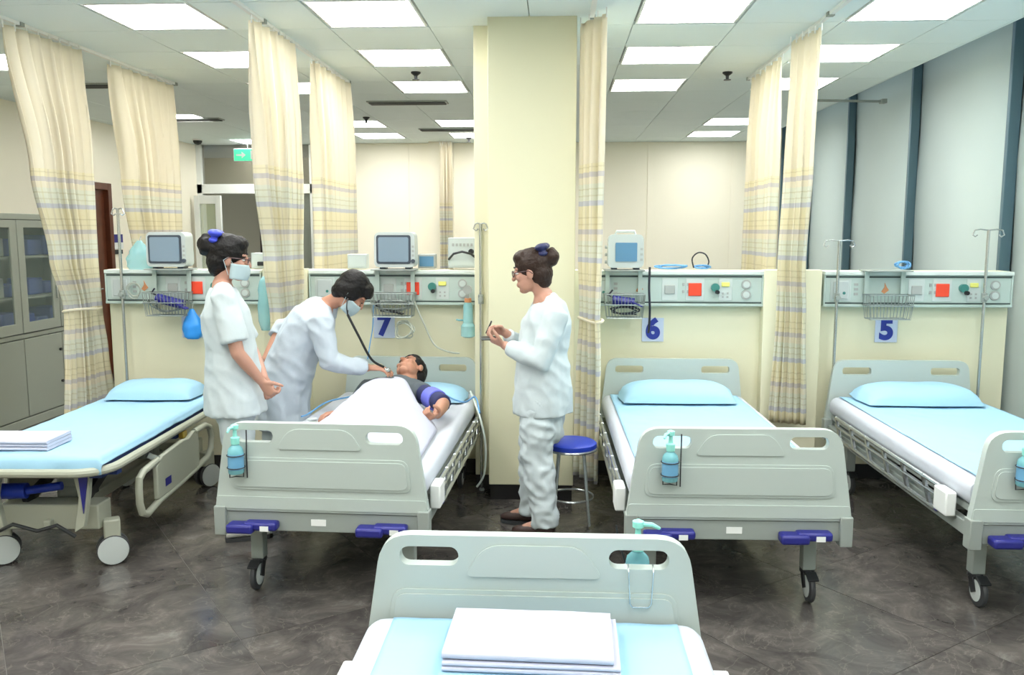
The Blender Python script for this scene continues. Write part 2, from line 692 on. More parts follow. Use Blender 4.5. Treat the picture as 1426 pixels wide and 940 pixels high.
for (c_, r_) in sorted(lights):
    if r_ < -8:
        continue
    x, y = LX + (c_ + .5) * GX, LY + (r_ + .5) * GY
    if x > 2.7 or x < XL + .2 or y > YB - .1:
        continue
    lb = LL.get((c_, r_), 'square ceiling light panel above or behind the camera, out of frame')
    if first:
        lp.location, lp['label'], lp['group'] = (x, y, 3.004), lb, 'square ceiling lights'
        first = False
    else:
        dup(lp, (x, y, 3.004), 0, lb, 'square ceiling lights')

# walls
struct('wall_left', MB().box(XL - .15, XL, YN, 13.1, 0, 3.05), MT['back'])
struct('wall_near', MB().box(XL - .15, 3.5, YN - .15, YN, 0, 3.5), MT['back'])
wb = struct('wall_back', MB().box(-3.62, 3.5, YB, YB + .15, 0, 3.5), MT['back'])
# wall panels with thin joints on the back wall
pj = [-3.62, -2.18, -1.2, .1, 1.3, 2.5, 3.3]
for a, b in zip(pj[:-1], pj[1:]):
    obj('wall_panel', MB().box(a + .006, b - .006, YB - .012, YB, .1, 2.998), MT['back'], wb)
struct('trim_1', MB().box(-1.86, -1.52, YB - .22, YB - .012, 0, 2.998), MT['back'])
struct('wall_low', MB().box(-3.2, 3.06, 5.95, 6.10, .1, 1.45), MT['cream'], .004)
struct('baseboard_low', MB().box(-3.19, 3.05, 5.955, 6.095, 0, .1), MT['skirt'])
struct('trim_2', MB().box(1.40, 1.785, 5.86, 5.95, .1, 1.46), MT['cream'], .004)
struct('trim_3', MB().box(-2.06, -1.74, 5.89, 5.95, .1, 1.46), MT['cream'], .004)
struct('wall_pillar', MB().box(-.428, .112, 5.33, 5.95, .1, 3.012), MT['pillar'], .004)
struct('trim_4', MB().box(-.535, -.428, 5.55, 5.95, .1, 3.012), MT['cream'], .003)
struct('baseboard_pillar', MB().box(-.42, .104, 5.34, 5.95, 0, .1).box(-.53, -.42, 5.56, 5.95, 0, .1), MT['skirt'])
struct('baseboard_left', MB().box(XL, XL + .02, 7.6, 13.0, 0, .13), MT['skirt'])

# right window wall: blinds between mullions
wr = struct('wall_right', MB().box(3.40, 3.55, YN, YB + .1, 0, 3.5), MT['blind'])
struct('ceiling_pocket', MB().box(2.80, 3.55, YN, YB + .1, 3.42, 3.5), MT['ceil'])
ys = [3.0, 4.70, 6.40, 8.12, 9.82, 11.4, 12.62]
for i, y in enumerate(ys):
    struct('trim_%d' % (10 + i), MB().box(3.195, 3.275, y - .02, y + .02, 0, 3.42), MT['mull'], .004)
bl = ['foremost grey roller blind at the right frame edge', 'tall grey roller blind behind bed five, nearest full one',
      'tall grey roller blind second behind bed five', 'tall grey roller blind third along, beside the right curtains',
      'farthest grey roller blind hidden by the right curtains', 'grey roller blind at the back corner']
for i in range(len(ys) - 1):
    a, b = ys[i] + .024, ys[i + 1] - .024
    t = thing('roller_blind', bl[min(i, 5)] if i else 'grey roller blind beside the camera, out of frame', 'blind', (3.28, (a + b) / 2, .04), 0, 'roller blinds')
    h = (b - a) / 2
    m = MB()
    rows = 9
    vs, fs = [], []
    for k in range(rows + 1):
        z = .03 + 3.25 * k / rows
        for yy in (-h, 0, h):
            vs.append((.006 * math.sin(k * 1.7 + i), yy, z))
    for k in range(rows):
        for q in range(2):
            fs.append((k * 3 + q, k * 3 + q + 1, k * 3 + q + 4, k * 3 + q + 3))
    o = obj('fabric', MB().add(vs, fs), MT['blind'], t)
    s_ = o.modifiers.new('thick', 'SOLIDIFY')
    s_.thickness = .003
    obj('bottom_bar', MB().box(-.012, .012, -h, h, 0, .03), MT['mull'], t, .003)
    obj('roller', MB().tube([(0.03, -h, 3.30), (0.03, h, 3.30)], .03, 12), MT['white'], t)

# ---- far left: glazed partition with an open door, corridor beyond
struct('wall_corridor', MB().box(-7.2, -2.6, 15.3, 15.45, 0, 3.1), MT['grey'])
struct('wall_corridor_side', MB().box(-2.75, -2.6, 12.86, 15.3, 0, 3.1), MT['grey'])
struct('wall_corridor_far', MB().box(-7.2, -7.05, 12.9, 15.3, 0, 3.1), MT['grey'])
struct('ceiling_corridor', MB().box(-7.2, -2.6, 12.9, 15.45, 3.02, 3.1), MT['ceil'])
wn = struct('window_1', MB().box(XL, -3.6, 12.78, 12.9, 2.28, 2.42).box(XL, -5.34, 12.78, 12.9, 0, 3.0).box(-3.70, -3.6, 12.78, 12.9, 0, 3.0).box(-3.98, -3.90, 12.78, 12.9, 0, 2.28), MT['white'], .004)
obj('pane', MB().box(-5.34, -3.7, 12.83, 12.845, 2.42, 3.0), glass_material('transom_glass', (150, 146, 128), .35), wn)
obj('pane', MB().box(-3.9, -3.7, 12.83, 12.845, .1, 2.28), glass_material('side_glass', (150, 160, 150), .35), wn)
d1 = struct('door_1', MB().box(-5.36, -5.28, 12.5, 12.56, 0.01, 2.24).box(-5.04, -4.96, 12.5, 12.56, 0.01, 2.24).box(-5.28, -5.04, 12.5, 12.56, 2.12, 2.24).box(-5.28, -5.04, 12.5, 12.56, 0.01, .9), MT['white'], .004)
obj('pane', MB().box(-5.28, -5.04, 12.525, 12.535, .9, 2.12), MT['wglass'], d1)
d2 = struct('door_2', MB().box(-5.35, -4.9, 15.2, 15.3, 0.01, 2.25), MT['darkbrown'])
d2.location.x = .02
# brown door in the left wall
d3 = struct('door_3', MB().box(XL, XL + .06, 9.53, 9.97, 0.01, 2.2), MT['brown'], .004)
obj('door_frame', MB().box(XL, XL + .12, 9.45, 9.53, .0, 2.28).box(XL, XL + .12, 9.97, 10.05, .0, 2.28).box(XL, XL + .12, 9.53, 9.97, 2.2, 2.28), MT['brown'], d3, .004)
obj('door_handle', MB().tube([(XL + .06, 9.60, 1.05), (XL + .12, 9.60, 1.05), (XL + .12, 9.72, 1.05)], .011), MT['chrome'], d3)

# ---- curtain tracks
tr_l = {-3.33: 'white ceiling curtain track over the left curtains beside the gurney', -1.80: 'white ceiling curtain track over the curtains between gurney and bed seven',
        .20: 'white ceiling curtain track right of the pillar', 1.60: 'white ceiling curtain track over the curtains between beds six and five'}
for x, lb in tr_l.items():
    y1 = 7.5 if x != .2 else 5.85
    t = thing('curtain_track', lb, 'curtain track', (x, 0, 2.98), 0, 'curtain tracks')
    obj('rail', MB().box(-.014, .014, 3.0, y1, 0, .02), MT['white'], t)
    for yh in (3.4, 5.3, y1 - .04):
        obj('hanger', MB().box(-.02, .02, yh, yh + .04, -.004, .02), MT['steel'], t)


def smooth_lerp(keys, z):
    ks = sorted(keys, key=lambda k: -k[0])
    if z >= ks[0][0]:
        return ks[0][1:]
    for a, b in zip(ks[:-1], ks[1:]):
        if z >= b[0]:
            t = (a[0] - z) / (a[0] - b[0])
            t = t * t * (3 - 2 * t)
            return [tuple(p + (q - p) * t for p, q in zip(u, v)) for u, v in zip(a[1:], b[1:])]
    return ks[-1][1:]


def curtain(label, keys, pleats=7, amp=.05, width=1.7, tie=None, seed=0, group='cream curtains with plaid lower half'):
    """keys: (z, (xa,ya), (xb,yb)); the cloth hangs between the two edge points at each height"""
    zt, zb = max(k[0] for k in keys), min(k[0] for k in keys)
    rows, N = 44, pleats * 10
    rnd = random.Random(seed)
    ph = [rnd.uniform(-.6, .6) for _ in range(pleats + 1)]
    am = [rnd.uniform(.6, 1.25) for _ in range(pleats + 1)]
    full = V(keys[0][2]) - V(keys[0][1])
    cx = sum(keys[0][1][:1] + keys[0][2][:1]) / 2
    base = V((keys[0][1][0], keys[0][1][1], 0))
    t = thing('curtain', label, 'curtain', (base.x, base.y, zb), 0, group)
    vs, fs, uvs = [], [], []
    for i in range(rows + 1):
        z = zt + (zb - zt) * i / rows
        a, b = smooth_lerp(keys, z)
        a, b = V(a), V(b)
        d = b - a
        L = d.length
        n = V((-d.y, d.x)) / max(L, .001)
        sq = min(1, L / full.length)
        k = i / rows
        for j in range(N + 1):
            u = j / N
            q = min(int(u * pleats), pleats - 1)
            fr = u * pleats - q
            A = am[q] * (1 - fr) + am[q + 1] * fr
            P = ph[q] * (1 - fr) + ph[q + 1] * fr
            wv = math.sin(2 * PI * pleats * u + P + .5 * math.sin(3 * k + seed + 5 * u))
            wv = wv + .18 * math.sin(4 * PI * pleats * u + 2 * P)
            aa = amp * A * (.45 + .55 * min(1, k * 5)) * (.6 + .4 * sq)
            p = a + d * u + n * (aa * wv) + d.normalized() * (.25 * aa * math.sin(4 * PI * pleats * u))
            vs.append((p.x - base.x, p.y - base.y, z - zb))
            uvs.append((u * width, z))
    for i in range(rows):
        for j in range(N):
            q = i * (N + 1) + j
            fs.append((q, q + 1, q + N + 2, q + N + 1))
    me = bpy.data.meshes.new('cloth')
    me.from_pydata(vs, [], fs)
    uvl = me.uv_layers.new(name='UVMap')
    for l in me.loops:
        uvl.data[l.index].uv = uvs[l.vertex_index]
    me.materials.append(MT['cur'])
    me.shade_smooth()
    o = obj('cloth', me, None, t)
    s_ = o.modifiers.new('thick', 'SOLIDIFY')
    s_.thickness = .003
    # hooks along the heading
    for j in range(pleats + 1):
        p = V(keys[0][1]).lerp(V(keys[0][2]), j / pleats)
        obj('hook', MB().tube([(p.x - base.x, p.y - base.y, zt - zb - .02), (p.x - base.x, p.y - base.y, zt - zb + .035)], .005, 6), MT['white'], t)
    if tie:
        a, b = smooth_lerp(keys, tie)
        a, b = V(a), V(b)
        c = (a + b) / 2
        rx = (b - a).length / 2 + .012
        ang = math.atan2(b.y - a.y, b.x - a.x)
        pts = []
        for k in range(28):
            th = 2 * PI * k / 28
            q = V((rx * math.cos(th), (amp * 1.25) * math.sin(th)))
            pts.append((c.x + q.x * math.cos(ang) - q.y * math.sin(ang) - base.x, c.y + q.x * math.sin(ang) + q.y * math.cos(ang) - base.y, tie - zb + .008 * math.sin(th * 2)))
        obj('tieback', MB().tube(pts, .009, 6, closed=True), MT['cur'], t)
    return t


X1 = -3.33
curtain('tied cream plaid curtain beside the grey cabinet, leftmost and nearest',
        [(2.955, (X1, 5.15), (X1 + .03, 5.93)), (2.1, (X1, 5.36), (X1 + .03, 5.95)), (1.55, (X1, 5.50), (X1 + .03, 5.95)),
         (1.18, (X1, 5.63), (X1 + .03, 5.97)), (.85, (X1, 5.60), (X1 + .03, 6.02)), (.30, (X1, 5.53), (X1 + .03, 6.12))], 7, .06, 1.9, 1.18, 1)
curtain('cream plaid curtain hanging behind the left monitor, second bunch from the left',
        [(2.955, (X1, 6.40), (X1 + .02, 7.37)), (2.1, (X1, 6.55), (X1 + .02, 7.37)), (1.3, (X1, 6.70), (X1 + .02, 7.34)), (.4, (X1, 6.7), (X1 + .02, 7.3))], 7, .06, 1.9, None, 2)
X3 = -1.80
curtain('cream plaid curtain in front of the exit sign, hanging behind the bending doctor',
        [(2.955, (X3, 5.12), (X3 + .03, 5.82)), (2.1, (X3, 5.18), (X3 + .03, 5.82)), (1.5, (X3 - .02, 5.36), (X3 + .01, 5.83)), (1.15, (X3 - .04, 5.50), (X3, 5.84)), (.4, (X3 - .04, 5.50), (X3, 5.84))], 6, .06, 1.9, None, 3)
curtain('cream plaid curtain left of the middle monitor, beyond the low wall',
        [(2.955, (X3, 6.36), (X3 + .03, 7.36)), (1.6, (X3, 6.42), (X3 + .03, 7.32)), (.4, (X3, 6.42), (X3 + .03, 7.3))], 7, .055, 1.9, None, 4)
curtain('narrow tied cream plaid curtain against the right side of the pillar',
        [(2.955, (.275, 5.10), (.135, 5.34)), (1.6, (.275, 5.10), (.135, 5.34)), (1.18, (.265, 5.12), (.15, 5.33)), (.9, (.275, 5.10), (.135, 5.34)), (.18, (.27, 5.11), (.125, 5.31))], 3, .028, 1.2, 1.18, 5)
curtain('cream plaid curtain right of the pillar and bed six, beyond the low wall',
        [(2.955, (1.60, 6.40), (1.59, 7.36)), (1.6, (1.60, 6.42), (1.585, 7.36)), (.4, (1.60, 6.42), (1.585, 7.36))], 6, .05, 1.9, None, 6)
curtain('cream plaid curtain hanging to the floor between beds six and five',
        [(2.955, (1.605, 5.50), (1.53, 5.92)), (2.1, (1.60, 5.52), (1.50, 5.86)), (1.5, (1.60, 5.60), (1.475, 5.81)), (1.15, (1.63, 5.66), (1.475, 5.80)), (.43, (1.67, 5.70), (1.445, 5.79))], 5, .035, 1.7, None, 7)
curtain('dim distant curtain bunch on the far back wall left of the pillar',
        [(2.955, (-1.66, 12.2), (-1.50, 12.3)), (.4, (-1.66, 12.2), (-1.50, 12.3))], 4, .04, 1.5, None, 8)

# ================================================================== beds
BED_G = 'white crank hospital beds'


def make_board(slot_h, inner=False):
    s = []
    for sx in (-.30, .30):
        s.append(rrect(sx - .085, sx + .085, .765, .765 + slot_h, slot_h / 2 - .002))
    out = trap(.50, .437, .44, .855, .085)
    return out, s


def make_bed():
    t = thing('hospital_bed', '', 'bed')
    out, s = make_board(.056)
    fb = obj('foot_board', MB().plate(out, -.02, .02, s), MT['board'], t, .010, seg=3)
    m = MB()
    for sg in (-1, 1):
        y0, y1 = sorted((sg * .018, sg * .026))
        m.plate(trap(.425, .405, .545, .695, .04, rb=.05), y0, y1)
        y2, y3 = sorted((sg * .024, sg * .031))
        m.plate(trap(.41, .395, .558, .682, .03, rb=.04), y2, y3)
        m.plate(trap(.20, .14, .735, .83, .05, rb=.03), y0, y1)
        m.plate(rrect(-.49, .49, .452, .51, .012), y0, y1)
    obj('raised_panel', m, MT['board'], fb, .006)
    hb = obj('head_board', MB().plate(trap(.49, .44, .42, .86, .07), 2.03, 2.065, [rrect(sx - .095, sx + .095, .762, .812, .02) for sx in (-.29, .29)]), MT['board'], t, .008)
    # frame
    m = MB()
    m.box(-.47, .47, -.012, .03, .345, .435)
    m.box(-.48, -.44, .03, 2.03, .36, .425).box(.44, .48, .03, 2.03, .36, .425)
    m.box(-.47, .47, 2.0, 2.03, .35, .43)
    m.box(-.44, .44, .4, .44, .37, .41).box(-.44, .44, 1.2, 1.24, .37, .41)
    obj('frame', m, MT['steel'], t, .004)
    for sx in (-1, 1):
        for y in (-.02, 2.0):
            obj('corner_post', MB().box(sx * .475 - .028, sx * .475 + .028, y - .014, y + .05, .325, .462), MT['steel'], t, .005)
    obj('deck', MB().box(-.455, .455, .04, 2.0, .462, .492), MT['steel'], t, .004)
    # crank handles folded under the foot end
    for sx in (-.33, .27):
        cr = obj('crank_handle', MB().box(sx - .02, sx + .135, -.075, -.014, .362, .402).box(sx - .095, sx + .03, -.095, -.02, .352, .396), MT['navy'], t, .012)
        obj('sticker', MB().box(sx + .06, sx + .10, -.077, -.0745, .364, .388), MT['white'], cr)
    obj('crest_plate', MB().box(-.05, .02, -.0145, -.012, .375, .405), MT['white'], t)
    # mattress
    mt = MB()
    prof = rrect(-.478, .478, .494, .618, .05, 5)
    rings = []
    for y, sc in ((.045, .93), (.055, .985), (.075, 1), (.5, 1), (1.0, 1), (1.5, 1), (1.97, 1), (1.995, .94)):
        rings.append([V((p[0] * sc, y, .556 + (p[1] - .556) * sc)) for p in prof])
    mt.loft(rings)
    obj('mattress', mt, MT['sheet'], t)
    # folded side rails
    for sx in (-1, 1):
        x = sx * .505
        m = MB()
        m.tube([(x, .28, .525), (x, 1.75, .525)], .011).tube([(x, .28, .475), (x, 1.75, .475)], .009).tube([(x, .28, .405), (x, 1.75, .405)], .012)
        sr = obj('side_rail', m, MT['chrome'], t)
        for k in range(6):
            y = .36 + k * .26
            obj('rail_post', MB().bar((x, y, .40), (x, y + .10, .53), .014, .024), MT['chrome'], sr)
        obj('rail_lock', MB().box(x - .03, x + .02, .14, .27, .42, .535), MT['white'], sr, .008)
        obj('lock_knob', MB().box(x - sx * .0 - .012, x + .012, .272, .30, .40, .50), MT['navy'], sr, .005)
    # legs with casters
    for sx in (-1, 1):
        for y in (.16, 1.86):
            x = sx * .37
            lg = obj('leg', MB().box(x - .03, x + .03, y - .03, y + .03, .15, .37), MT['steel'], t, .004)
            cs = MB()
            cs.lathe([(.035, .15), (.035, .135), (.012, .13)], (x, y, 0), 14)
            for q in (-1, 1):
                cs.bar((x + q * .022, y, .135), (x + q * .022, y - .035, .068), .045, .006, up=(1, 0, 0))
            cs.bar((x + .0, y - .05, .15), (x + .0, y - .10, .128), .05, .01)
            c = obj('caster', cs, MT['darksteel'], lg, .002)
            wm = MB().lathe([(.012, -.012), (.055, -.014), (.072, -.010), (.076, 0), (.072, .010), (.055, .014), (.012, .012)], (x, y - .035, .0765), 26, 'x')
            obj('wheel', wm, MT['rubber'], lg)
            obj('wheel_hub', MB().lathe([(.02, -.02), (.05, -.016), (.05, .016), (.02, .02)], (x, y - .035, .0765), 22, 'x'), MT['wheel'], lg)
    return t


def spos(root, lx, ly, lz):
    c, s = math.cos(root.rotation_euler.z), math.sin(root.rotation_euler.z)
    return V((root.location.x + c * lx - s * ly, root.location.y + s * lx + c * ly, root.location.z + lz))


bed7 = make_bed()
bed7['label'], bed7['group'] = 'white crank hospital bed in which the patient lies, numbered 7', BED_G
bed7.location, bed7.rotation_euler = (-1.07, 3.75, 0), (0, 0, R(-2.0))
bed6 = dup(bed7, (.815, 3.75, 0), R(.8), 'empty white crank hospital bed under the number 6', BED_G)
bed5 = dup(bed7, (2.32, 3.75, 0), R(.4), 'empty white crank hospital bed under the number 5, at the blinds', BED_G)
bedF = dup(bed7, (-.062, 2.365, 0), R(180), 'nearest white crank hospital bed at the bottom centre, seen from its mattress', BED_G)


def sheet_on(root, label, x0, x1, y0, y1, z, drape=.0, foot=.0, wr=.004, name='bed_sheet', mt='bluesheet', th=.005, group=None, seed=0):
    """sheet lying on a mattress; drape / foot: how far it hangs down over the sides / the foot end"""
    t = thing(name, label, 'sheet', spos(root, 0, 0, 0), root.rotation_euler.z, group)
    nx, ny = 44, 70

    def prof(a, b, n, d0, d1, r=.03):
        out = []
        for i in range(n + 1):
            out.append((a + (b - a) * i / n, 0.0))
        def hang(sg, x, d):
            h = [(x + sg * r * math.sin(R(q)), -r * (1 - math.cos(R(q)))) for q in (22, 45, 67, 90)]
            return h + [(x + sg * (r + .004), -r - (d - r) * q) for q in (.33, .66, 1)]
        if d0:
            out = hang(-1, a, d0)[::-1] + out
        if d1:
            out = out + hang(1, b, d1)
        return out
    xs = prof(x0, x1, nx, drape, drape)
    yy_ = prof(y0, y1, ny, foot, 0)
    vs, fs = [], []
    for (y, dy) in yy_:
        for (x, dx) in xs:
            zz = z + wr * (noise.noise(V((x * 6 + seed, y * 4, 0))) + .6 * noise.noise(V((x * 13, y * 11 + seed, 3)))) + min(dx, dy)
            k = 1 if min(dx, dy) < -.03 else 0
            vs.append((x + (.006 * k * noise.noise(V((seed, y * 9, 1))) if dx else 0), y + (.008 * k * noise.noise(V((x * 9, seed, 2))) if dy else 0), zz))
    W = len(xs)
    for j in range(len(yy_) - 1):
        for i in range(W - 1):
            q = j * W + i
            fs.append((q, q + 1, q + W + 1, q + W))
    o = obj('sheet', MB().add(vs, fs), MT[mt], t, smooth=70)
    s_ = o.modifiers.new('thick', 'SOLIDIFY')
    s_.thickness = th
    s_.offset = 1
    return t


def pillow(label, root, cx, cy, z, rx=.30, ry=.19, rz=.055, mt='bluesheet', group='light blue pillows', tilt=0):
    t = thing('pillow', label, 'pillow', spos(root, cx, cy, z), root.rotation_euler.z, group)
    m = MB()
    n = 26
    g = {}
    vs, fs = [], []
    for s in (1, -1):
        for j in range(n + 1):
            for i in range(n + 1):
                u, v = 2 * i / n - 1, 2 * j / n - 1
                h = max(0, (1 - abs(u) ** 4.5)) ** .55 * max(0, (1 - abs(v) ** 2.8)) ** .6
                pin = 1 - .06 * (abs(u) * abs(v))
                zz = .012 + (2 * rz - .012) * h + .0 if s > 0 else .012 * (1 - h)
                zz += (.007 * noise.noise(V((u * 3, v * 3, s + cx * 3))) if s > 0 else 0) * h
                vs.append((u * rx * pin, v * ry * pin, zz + tilt * v * ry))
        o = 0 if s > 0 else (n + 1) ** 2
        for j in range(n):
            for i in range(n):
                q = o + j * (n + 1) + i
                fs.append((q, q + 1, q + n + 2, q + n + 1) if s > 0 else (q, q + n + 1, q + n + 2, q + 1))
    obj('cover', MB().add(vs, fs), MT[mt], t, smooth=60)
    return t


sheet_on(bed6, 'light blue sheet laid over the mattress of bed six', -.425, .42, .075, 1.95, .6225, seed=3, group='light blue bed sheets')
pillow('light blue pillow at the head of bed six', bed6, -.01, 1.79, .630, .375, .21, .06)
sheet_on(bed5, 'light blue sheet laid over the mattress of bed five', -.425, .425, .075, 1.95, .6225, seed=9, group='light blue bed sheets')
pillow('light blue pillow at the head of bed five', bed5, 0, 1.79, .630, .375, .21, .06)
sheet_on(bedF, 'light blue sheet on the nearest bed, under the folded linen', -.405, .395, .07, 1.9, .6225, seed=5, group='light blue bed sheets')
pillow('light blue pillow under the head of the patient', bed7, .06, 1.78, .620, .37, .19, .05)


def folded(label, loc, rot, w, d, h, layers=3, mt='linen', group='folded linen'):
    t = thing('folded_linen', label, 'linen', loc, rot, group)
    m = MB()
    lh = h / layers
    for k in range(layers):
        j = .004 * (k % 2)
        prof = rrect(-d / 2 + j, d / 2 - .003 * k, k * lh + .0008, (k + 1) * lh - .0008, lh * .42, 3)
        m.loft([[V((x * 1.0, p[0], p[1] + (.0025 * noise.noise(V((x * 7, p[0] * 7, k)))))) for p in prof] for x in [(-w / 2 + w * q / 8) for q in range(9)]])
    obj('cloth', m, MT[mt], t)
    return t


# nearest bed: two folded white sheets on a folded blue one
sx = spos(bedF, 0, 0, 0)
folded('folded blue sheet at the bottom of the linen pile on the nearest bed', (-.055, 2.085, .629), R(-1), .45, .30, .022, 2, 'bluesheet')
folded('folded white sheet in the middle of the linen pile on the nearest bed', (-.055, 2.09, .652), R(-1), .435, .275, .024, 2)
folded('folded white sheet on top of the linen pile on the nearest bed', (-.063, 2.095, .677), R(-1.5), .42, .262, .018, 1)


# sanitiser bottles hooked on the foot boards
def sanitiser_proto():
    t = thing('sanitiser_bottle', '', 'bottle')
    prof = [(.0, 0), (.032, 0), (.035, .006), (.035, .10), (.031, .115), (.016, .13), (.014, .142), (.0, .142)]
    b = obj('bottle', MB().lathe([(max(r, .001), z) for r, z in prof], n=20), MT['bottle'], t)
    obj('bottle_label', MB().lathe([(.0358, .02), (.0358, .09)], n=20), mat('bottle_print', (110, 168, 205), .4), b)
    m = MB().lathe([(.019, .135), (.020, .165), (.010, .17), (.008, .20), (.017, .205), (.017, .222), (.004, .228)], n=16)
    m.limb([(0, 0, .214), (-.02, -.035, .214), (-.024, -.055, .203)], [.008, .007, .005], n=8)
    obj('pump_head', m, MT['pump'], t)
    m = MB()
    for z in (.028, .085):
        m.tube([(.039 * math.cos(2 * PI * k / 18), .039 * math.sin(2 * PI * k / 18), z) for k in range(18)], .0025, 5, closed=True)
    m.tube([(.045, .02, .085), (.045, .045, .16), (.045, .05, .20)], .003, 6).tube([(.045, .02, .085), (.045, .02, -.03)], .003, 6)
    m.tube([(-.03, .02, .028), (-.03, .01, -.022), (0, -.01, -.012), (.03, .01, -.022), (.03, .02, .028)], .003, 6)
    obj('wire_holder', m, MT['darksteel'], t)
    return t


SG = 'pump bottles of hand sanitiser'
sp = sanitiser_proto()
p = spos(bed7, -.372, -.068, .632)
sp.location, sp['label'], sp['group'] = p, 'teal sanitiser pump bottle hooked on the foot board of the patient bed', SG
sp.rotation_euler = (0, 0, R(15))
dup(sp, spos(bed6, -.315, -.068, .632), R(-10), 'teal sanitiser pump bottle hooked on the foot board of bed six', SG)
dup(sp, spos(bed5, -.305, -.068, .632), R(-10), 'teal sanitiser pump bottle on the foot board of bed five, at right frame edge', SG)
ff = dup(sp, spos(bedF, -.305, -.068, .655), R(110), 'teal sanitiser pump bottle behind the nearest foot board', SG)
hk = thing('bottle_hanger', 'steel wire loop hooked through the slot of the nearest foot board', 'hook', spos(bedF, -.305, .034, .66), R(180))
obj('wire', MB().tube([(-.035, -.02, .118), (-.035, .003, .105), (-.03, .003, .01), (-.022, .003, 0), (.022, .003, 0), (.03, .003, .01), (.035, .003, .105), (.035, -.02, .118)], .0025, 6), MT['chrome'], hk)


# ================================================================== gurney
def gurney():
    t = thing('gurney', 'beige wheeled gurney with hanging side rail at the left', 'gurney', (-2.575, 3.90, 0), R(2.6))
    # bumper rail: rounded loop round the top
    pts = []
    W, L, z = .385, 1.86, .553
    for cx, cy, a0 in ((W - .16, .16, 270), (W - .16, L - .16, 0), (-W + .16, L - .16, 90), (-W + .16, .16, 180)):
        for i in range(7):
            a = R(a0 + 15 * i)
            pts.append((cx + .16 * math.cos(a), cy + .16 * math.sin(a), z))
    obj('bumper_rail', MB().tube(pts, .022, 10, closed=True), MT['beige'], t)
    m = MB().box(-.33, .33, .10, L - .1, .50, .535)
    for y in (.2, .95, 1.65):
        m.box(-.36, .36, y, y + .05, .49, .53)
    obj('deck', m, MT['gmatt'], t, .004)
    prof = rrect(-.345, .345, .537, .615, .03, 4)
    obj('mattress', MB().loft([[V((p[0] * s, y, .576 + (p[1] - .576) * s)) for p in prof] for y, s in ((.05, .95), (.07, 1), (1, 1), (1.76, 1), (1.78, .95))]), MT['gmatt'], t)
    # base
    m = MB().box(-.25, .25, .20, .34, .20, .33).box(-.05, .05, .3, 1.6, .22, .28).box(-.25, .25, 1.5, 1.66, .20, .33)
    m.box(-.02, .02, .16, .2, .22, .26)
    obj('base_frame', m, MT['beige'], t, .008)
    for y in (.45, 1.35):
        m = MB().box(-.06, .06, y - .06, y + .06, .28, .50)
        m.lathe([(.075, .28), (.075, .36), (.07, .37)], (0, y, 0), 18)
        obj('column', m, MT['steel'], t)
    obj('lift_arm', MB().bar((-.15, .25, .33), (-.12, .75, .5), .03, .05).bar((.15, .25, .33), (.12, .75, .5), .03, .05).bar((-.1, .5, .32), (.1, .5, .32), .03), MT['darksteel'], t)
    # corner posts with blue triangles at the foot end
    for sx in (-1, 1):
        x = sx * .225
        pl = obj('corner_bracket', MB().plate([(x - sx * .045, .53), (x + sx * .045, .53), (x + sx * .03, .40), (x - .0, .25), (x - sx * .05, .22), (x - sx * .02, .4)], .10, .135), MT['beige'], t, .004)
        obj('triangle_inset', MB().plate([(x - sx * .012, .515), (x + sx * .036, .515), (x + sx * .004, .32)], .092, .104), MT['navy'], pl)
    obj('pedal_bar', MB().tube([(-.22, .1, .22), (-.12, .08, .27), (0, .08, .235), (.1, .08, .265), (.18, .10, .20)], .01, 8), MT['darksteel'], t)
    obj('actuator', MB().tube([(-.30, .2, .40), (-.12, .22, .40)], .04, 14).tube([(-.12, .22, .40), (.05, .24, .42)], .022, 12), MT['blue'], t)
    obj('hook_plate', MB().box(-.30, -.2, .0, .03, .48, .54), MT['beige'], t, .006)
    # side rails hanging down: panel with two loop handles
    for sx in (1, -1):
        x = sx * .41
        sr = obj('side_rail', MB().plate([(.52, .255), (1.10, .255), (1.14, .30), (1.14, .50), (1.06, .515), (.98, .49), (.90, .50), (.60, .485), (.52, .44)], x - .014, x + .014, [], 'yz'), MT['beige'], t, .008)
        def loop(ps):
            return MB().tube([V((x, a, b)) for a, b in ps], .019, 10)
        obj('rail_loop', loop([(.56, .47), (.38, .455), (.33, .43), (.32, .38), (.32, .30), (.345, .24), (.40, .215), (.56, .24), (.8, .25), (1.12, .27)]), MT['beige'], sr)
        obj('rail_loop', loop([(1.10, .50), (1.28, .50), (1.36, .47), (1.39, .40), (1.37, .33), (1.30, .285), (1.08, .27)]), MT['beige'], sr)
        obj('rail_sticker', MB().box(x + sx * .014 - .001, x + sx * .014 + .001, .62, .70, .30, .345), MT['navy'], sr)
        obj('rail_hinge', MB().bar((sx * .36, .55, .50), (x, .60, .46), .025, .03), MT['steel'], t)
        obj('rail_hinge', MB().bar((sx * .36, 1.0, .50), (x, 1.04, .46), .025, .03), MT['steel'], t)
        obj('release_catch', MB().box(sx * .37, sx * .40, .96, 1.02, .49, .53), MT['gold'], t, .004)
    # casters with white disc covers, swivelled outwards
    Q = M.Rotation(R(-62), 3, 'Z')
    for sx in (-1, 1):
        for y in (.26, 1.62):
            x = sx * .285
            k = obj('caster', MB().box(-.035, .035, -.04, .04, .14, .24), MT['beige'], t, .008)
            k.location = (x, y, 0)
            k.rotation_euler = (0, 0, R(-62) if y < 1 else R(-30))
            for q in (-1, 1):
                xx = q * .028
                obj('wheel', MB().lathe([(.01, -.014), (.074, -.014), (.079, -.008), (.079, .008), (.074, .014), (.01, .014)], (xx, 0, .0795), 28, 'x'), MT['rubber'], k)
                obj('wheel_cover', MB().lathe([(.004, q * .0165), (.05, q * .0168), (.074, q * .0150), (.0755, q * .010)], (xx, 0, .0795), 28, 'x'), MT['wheel'], k)
    return t


gu = gurney()


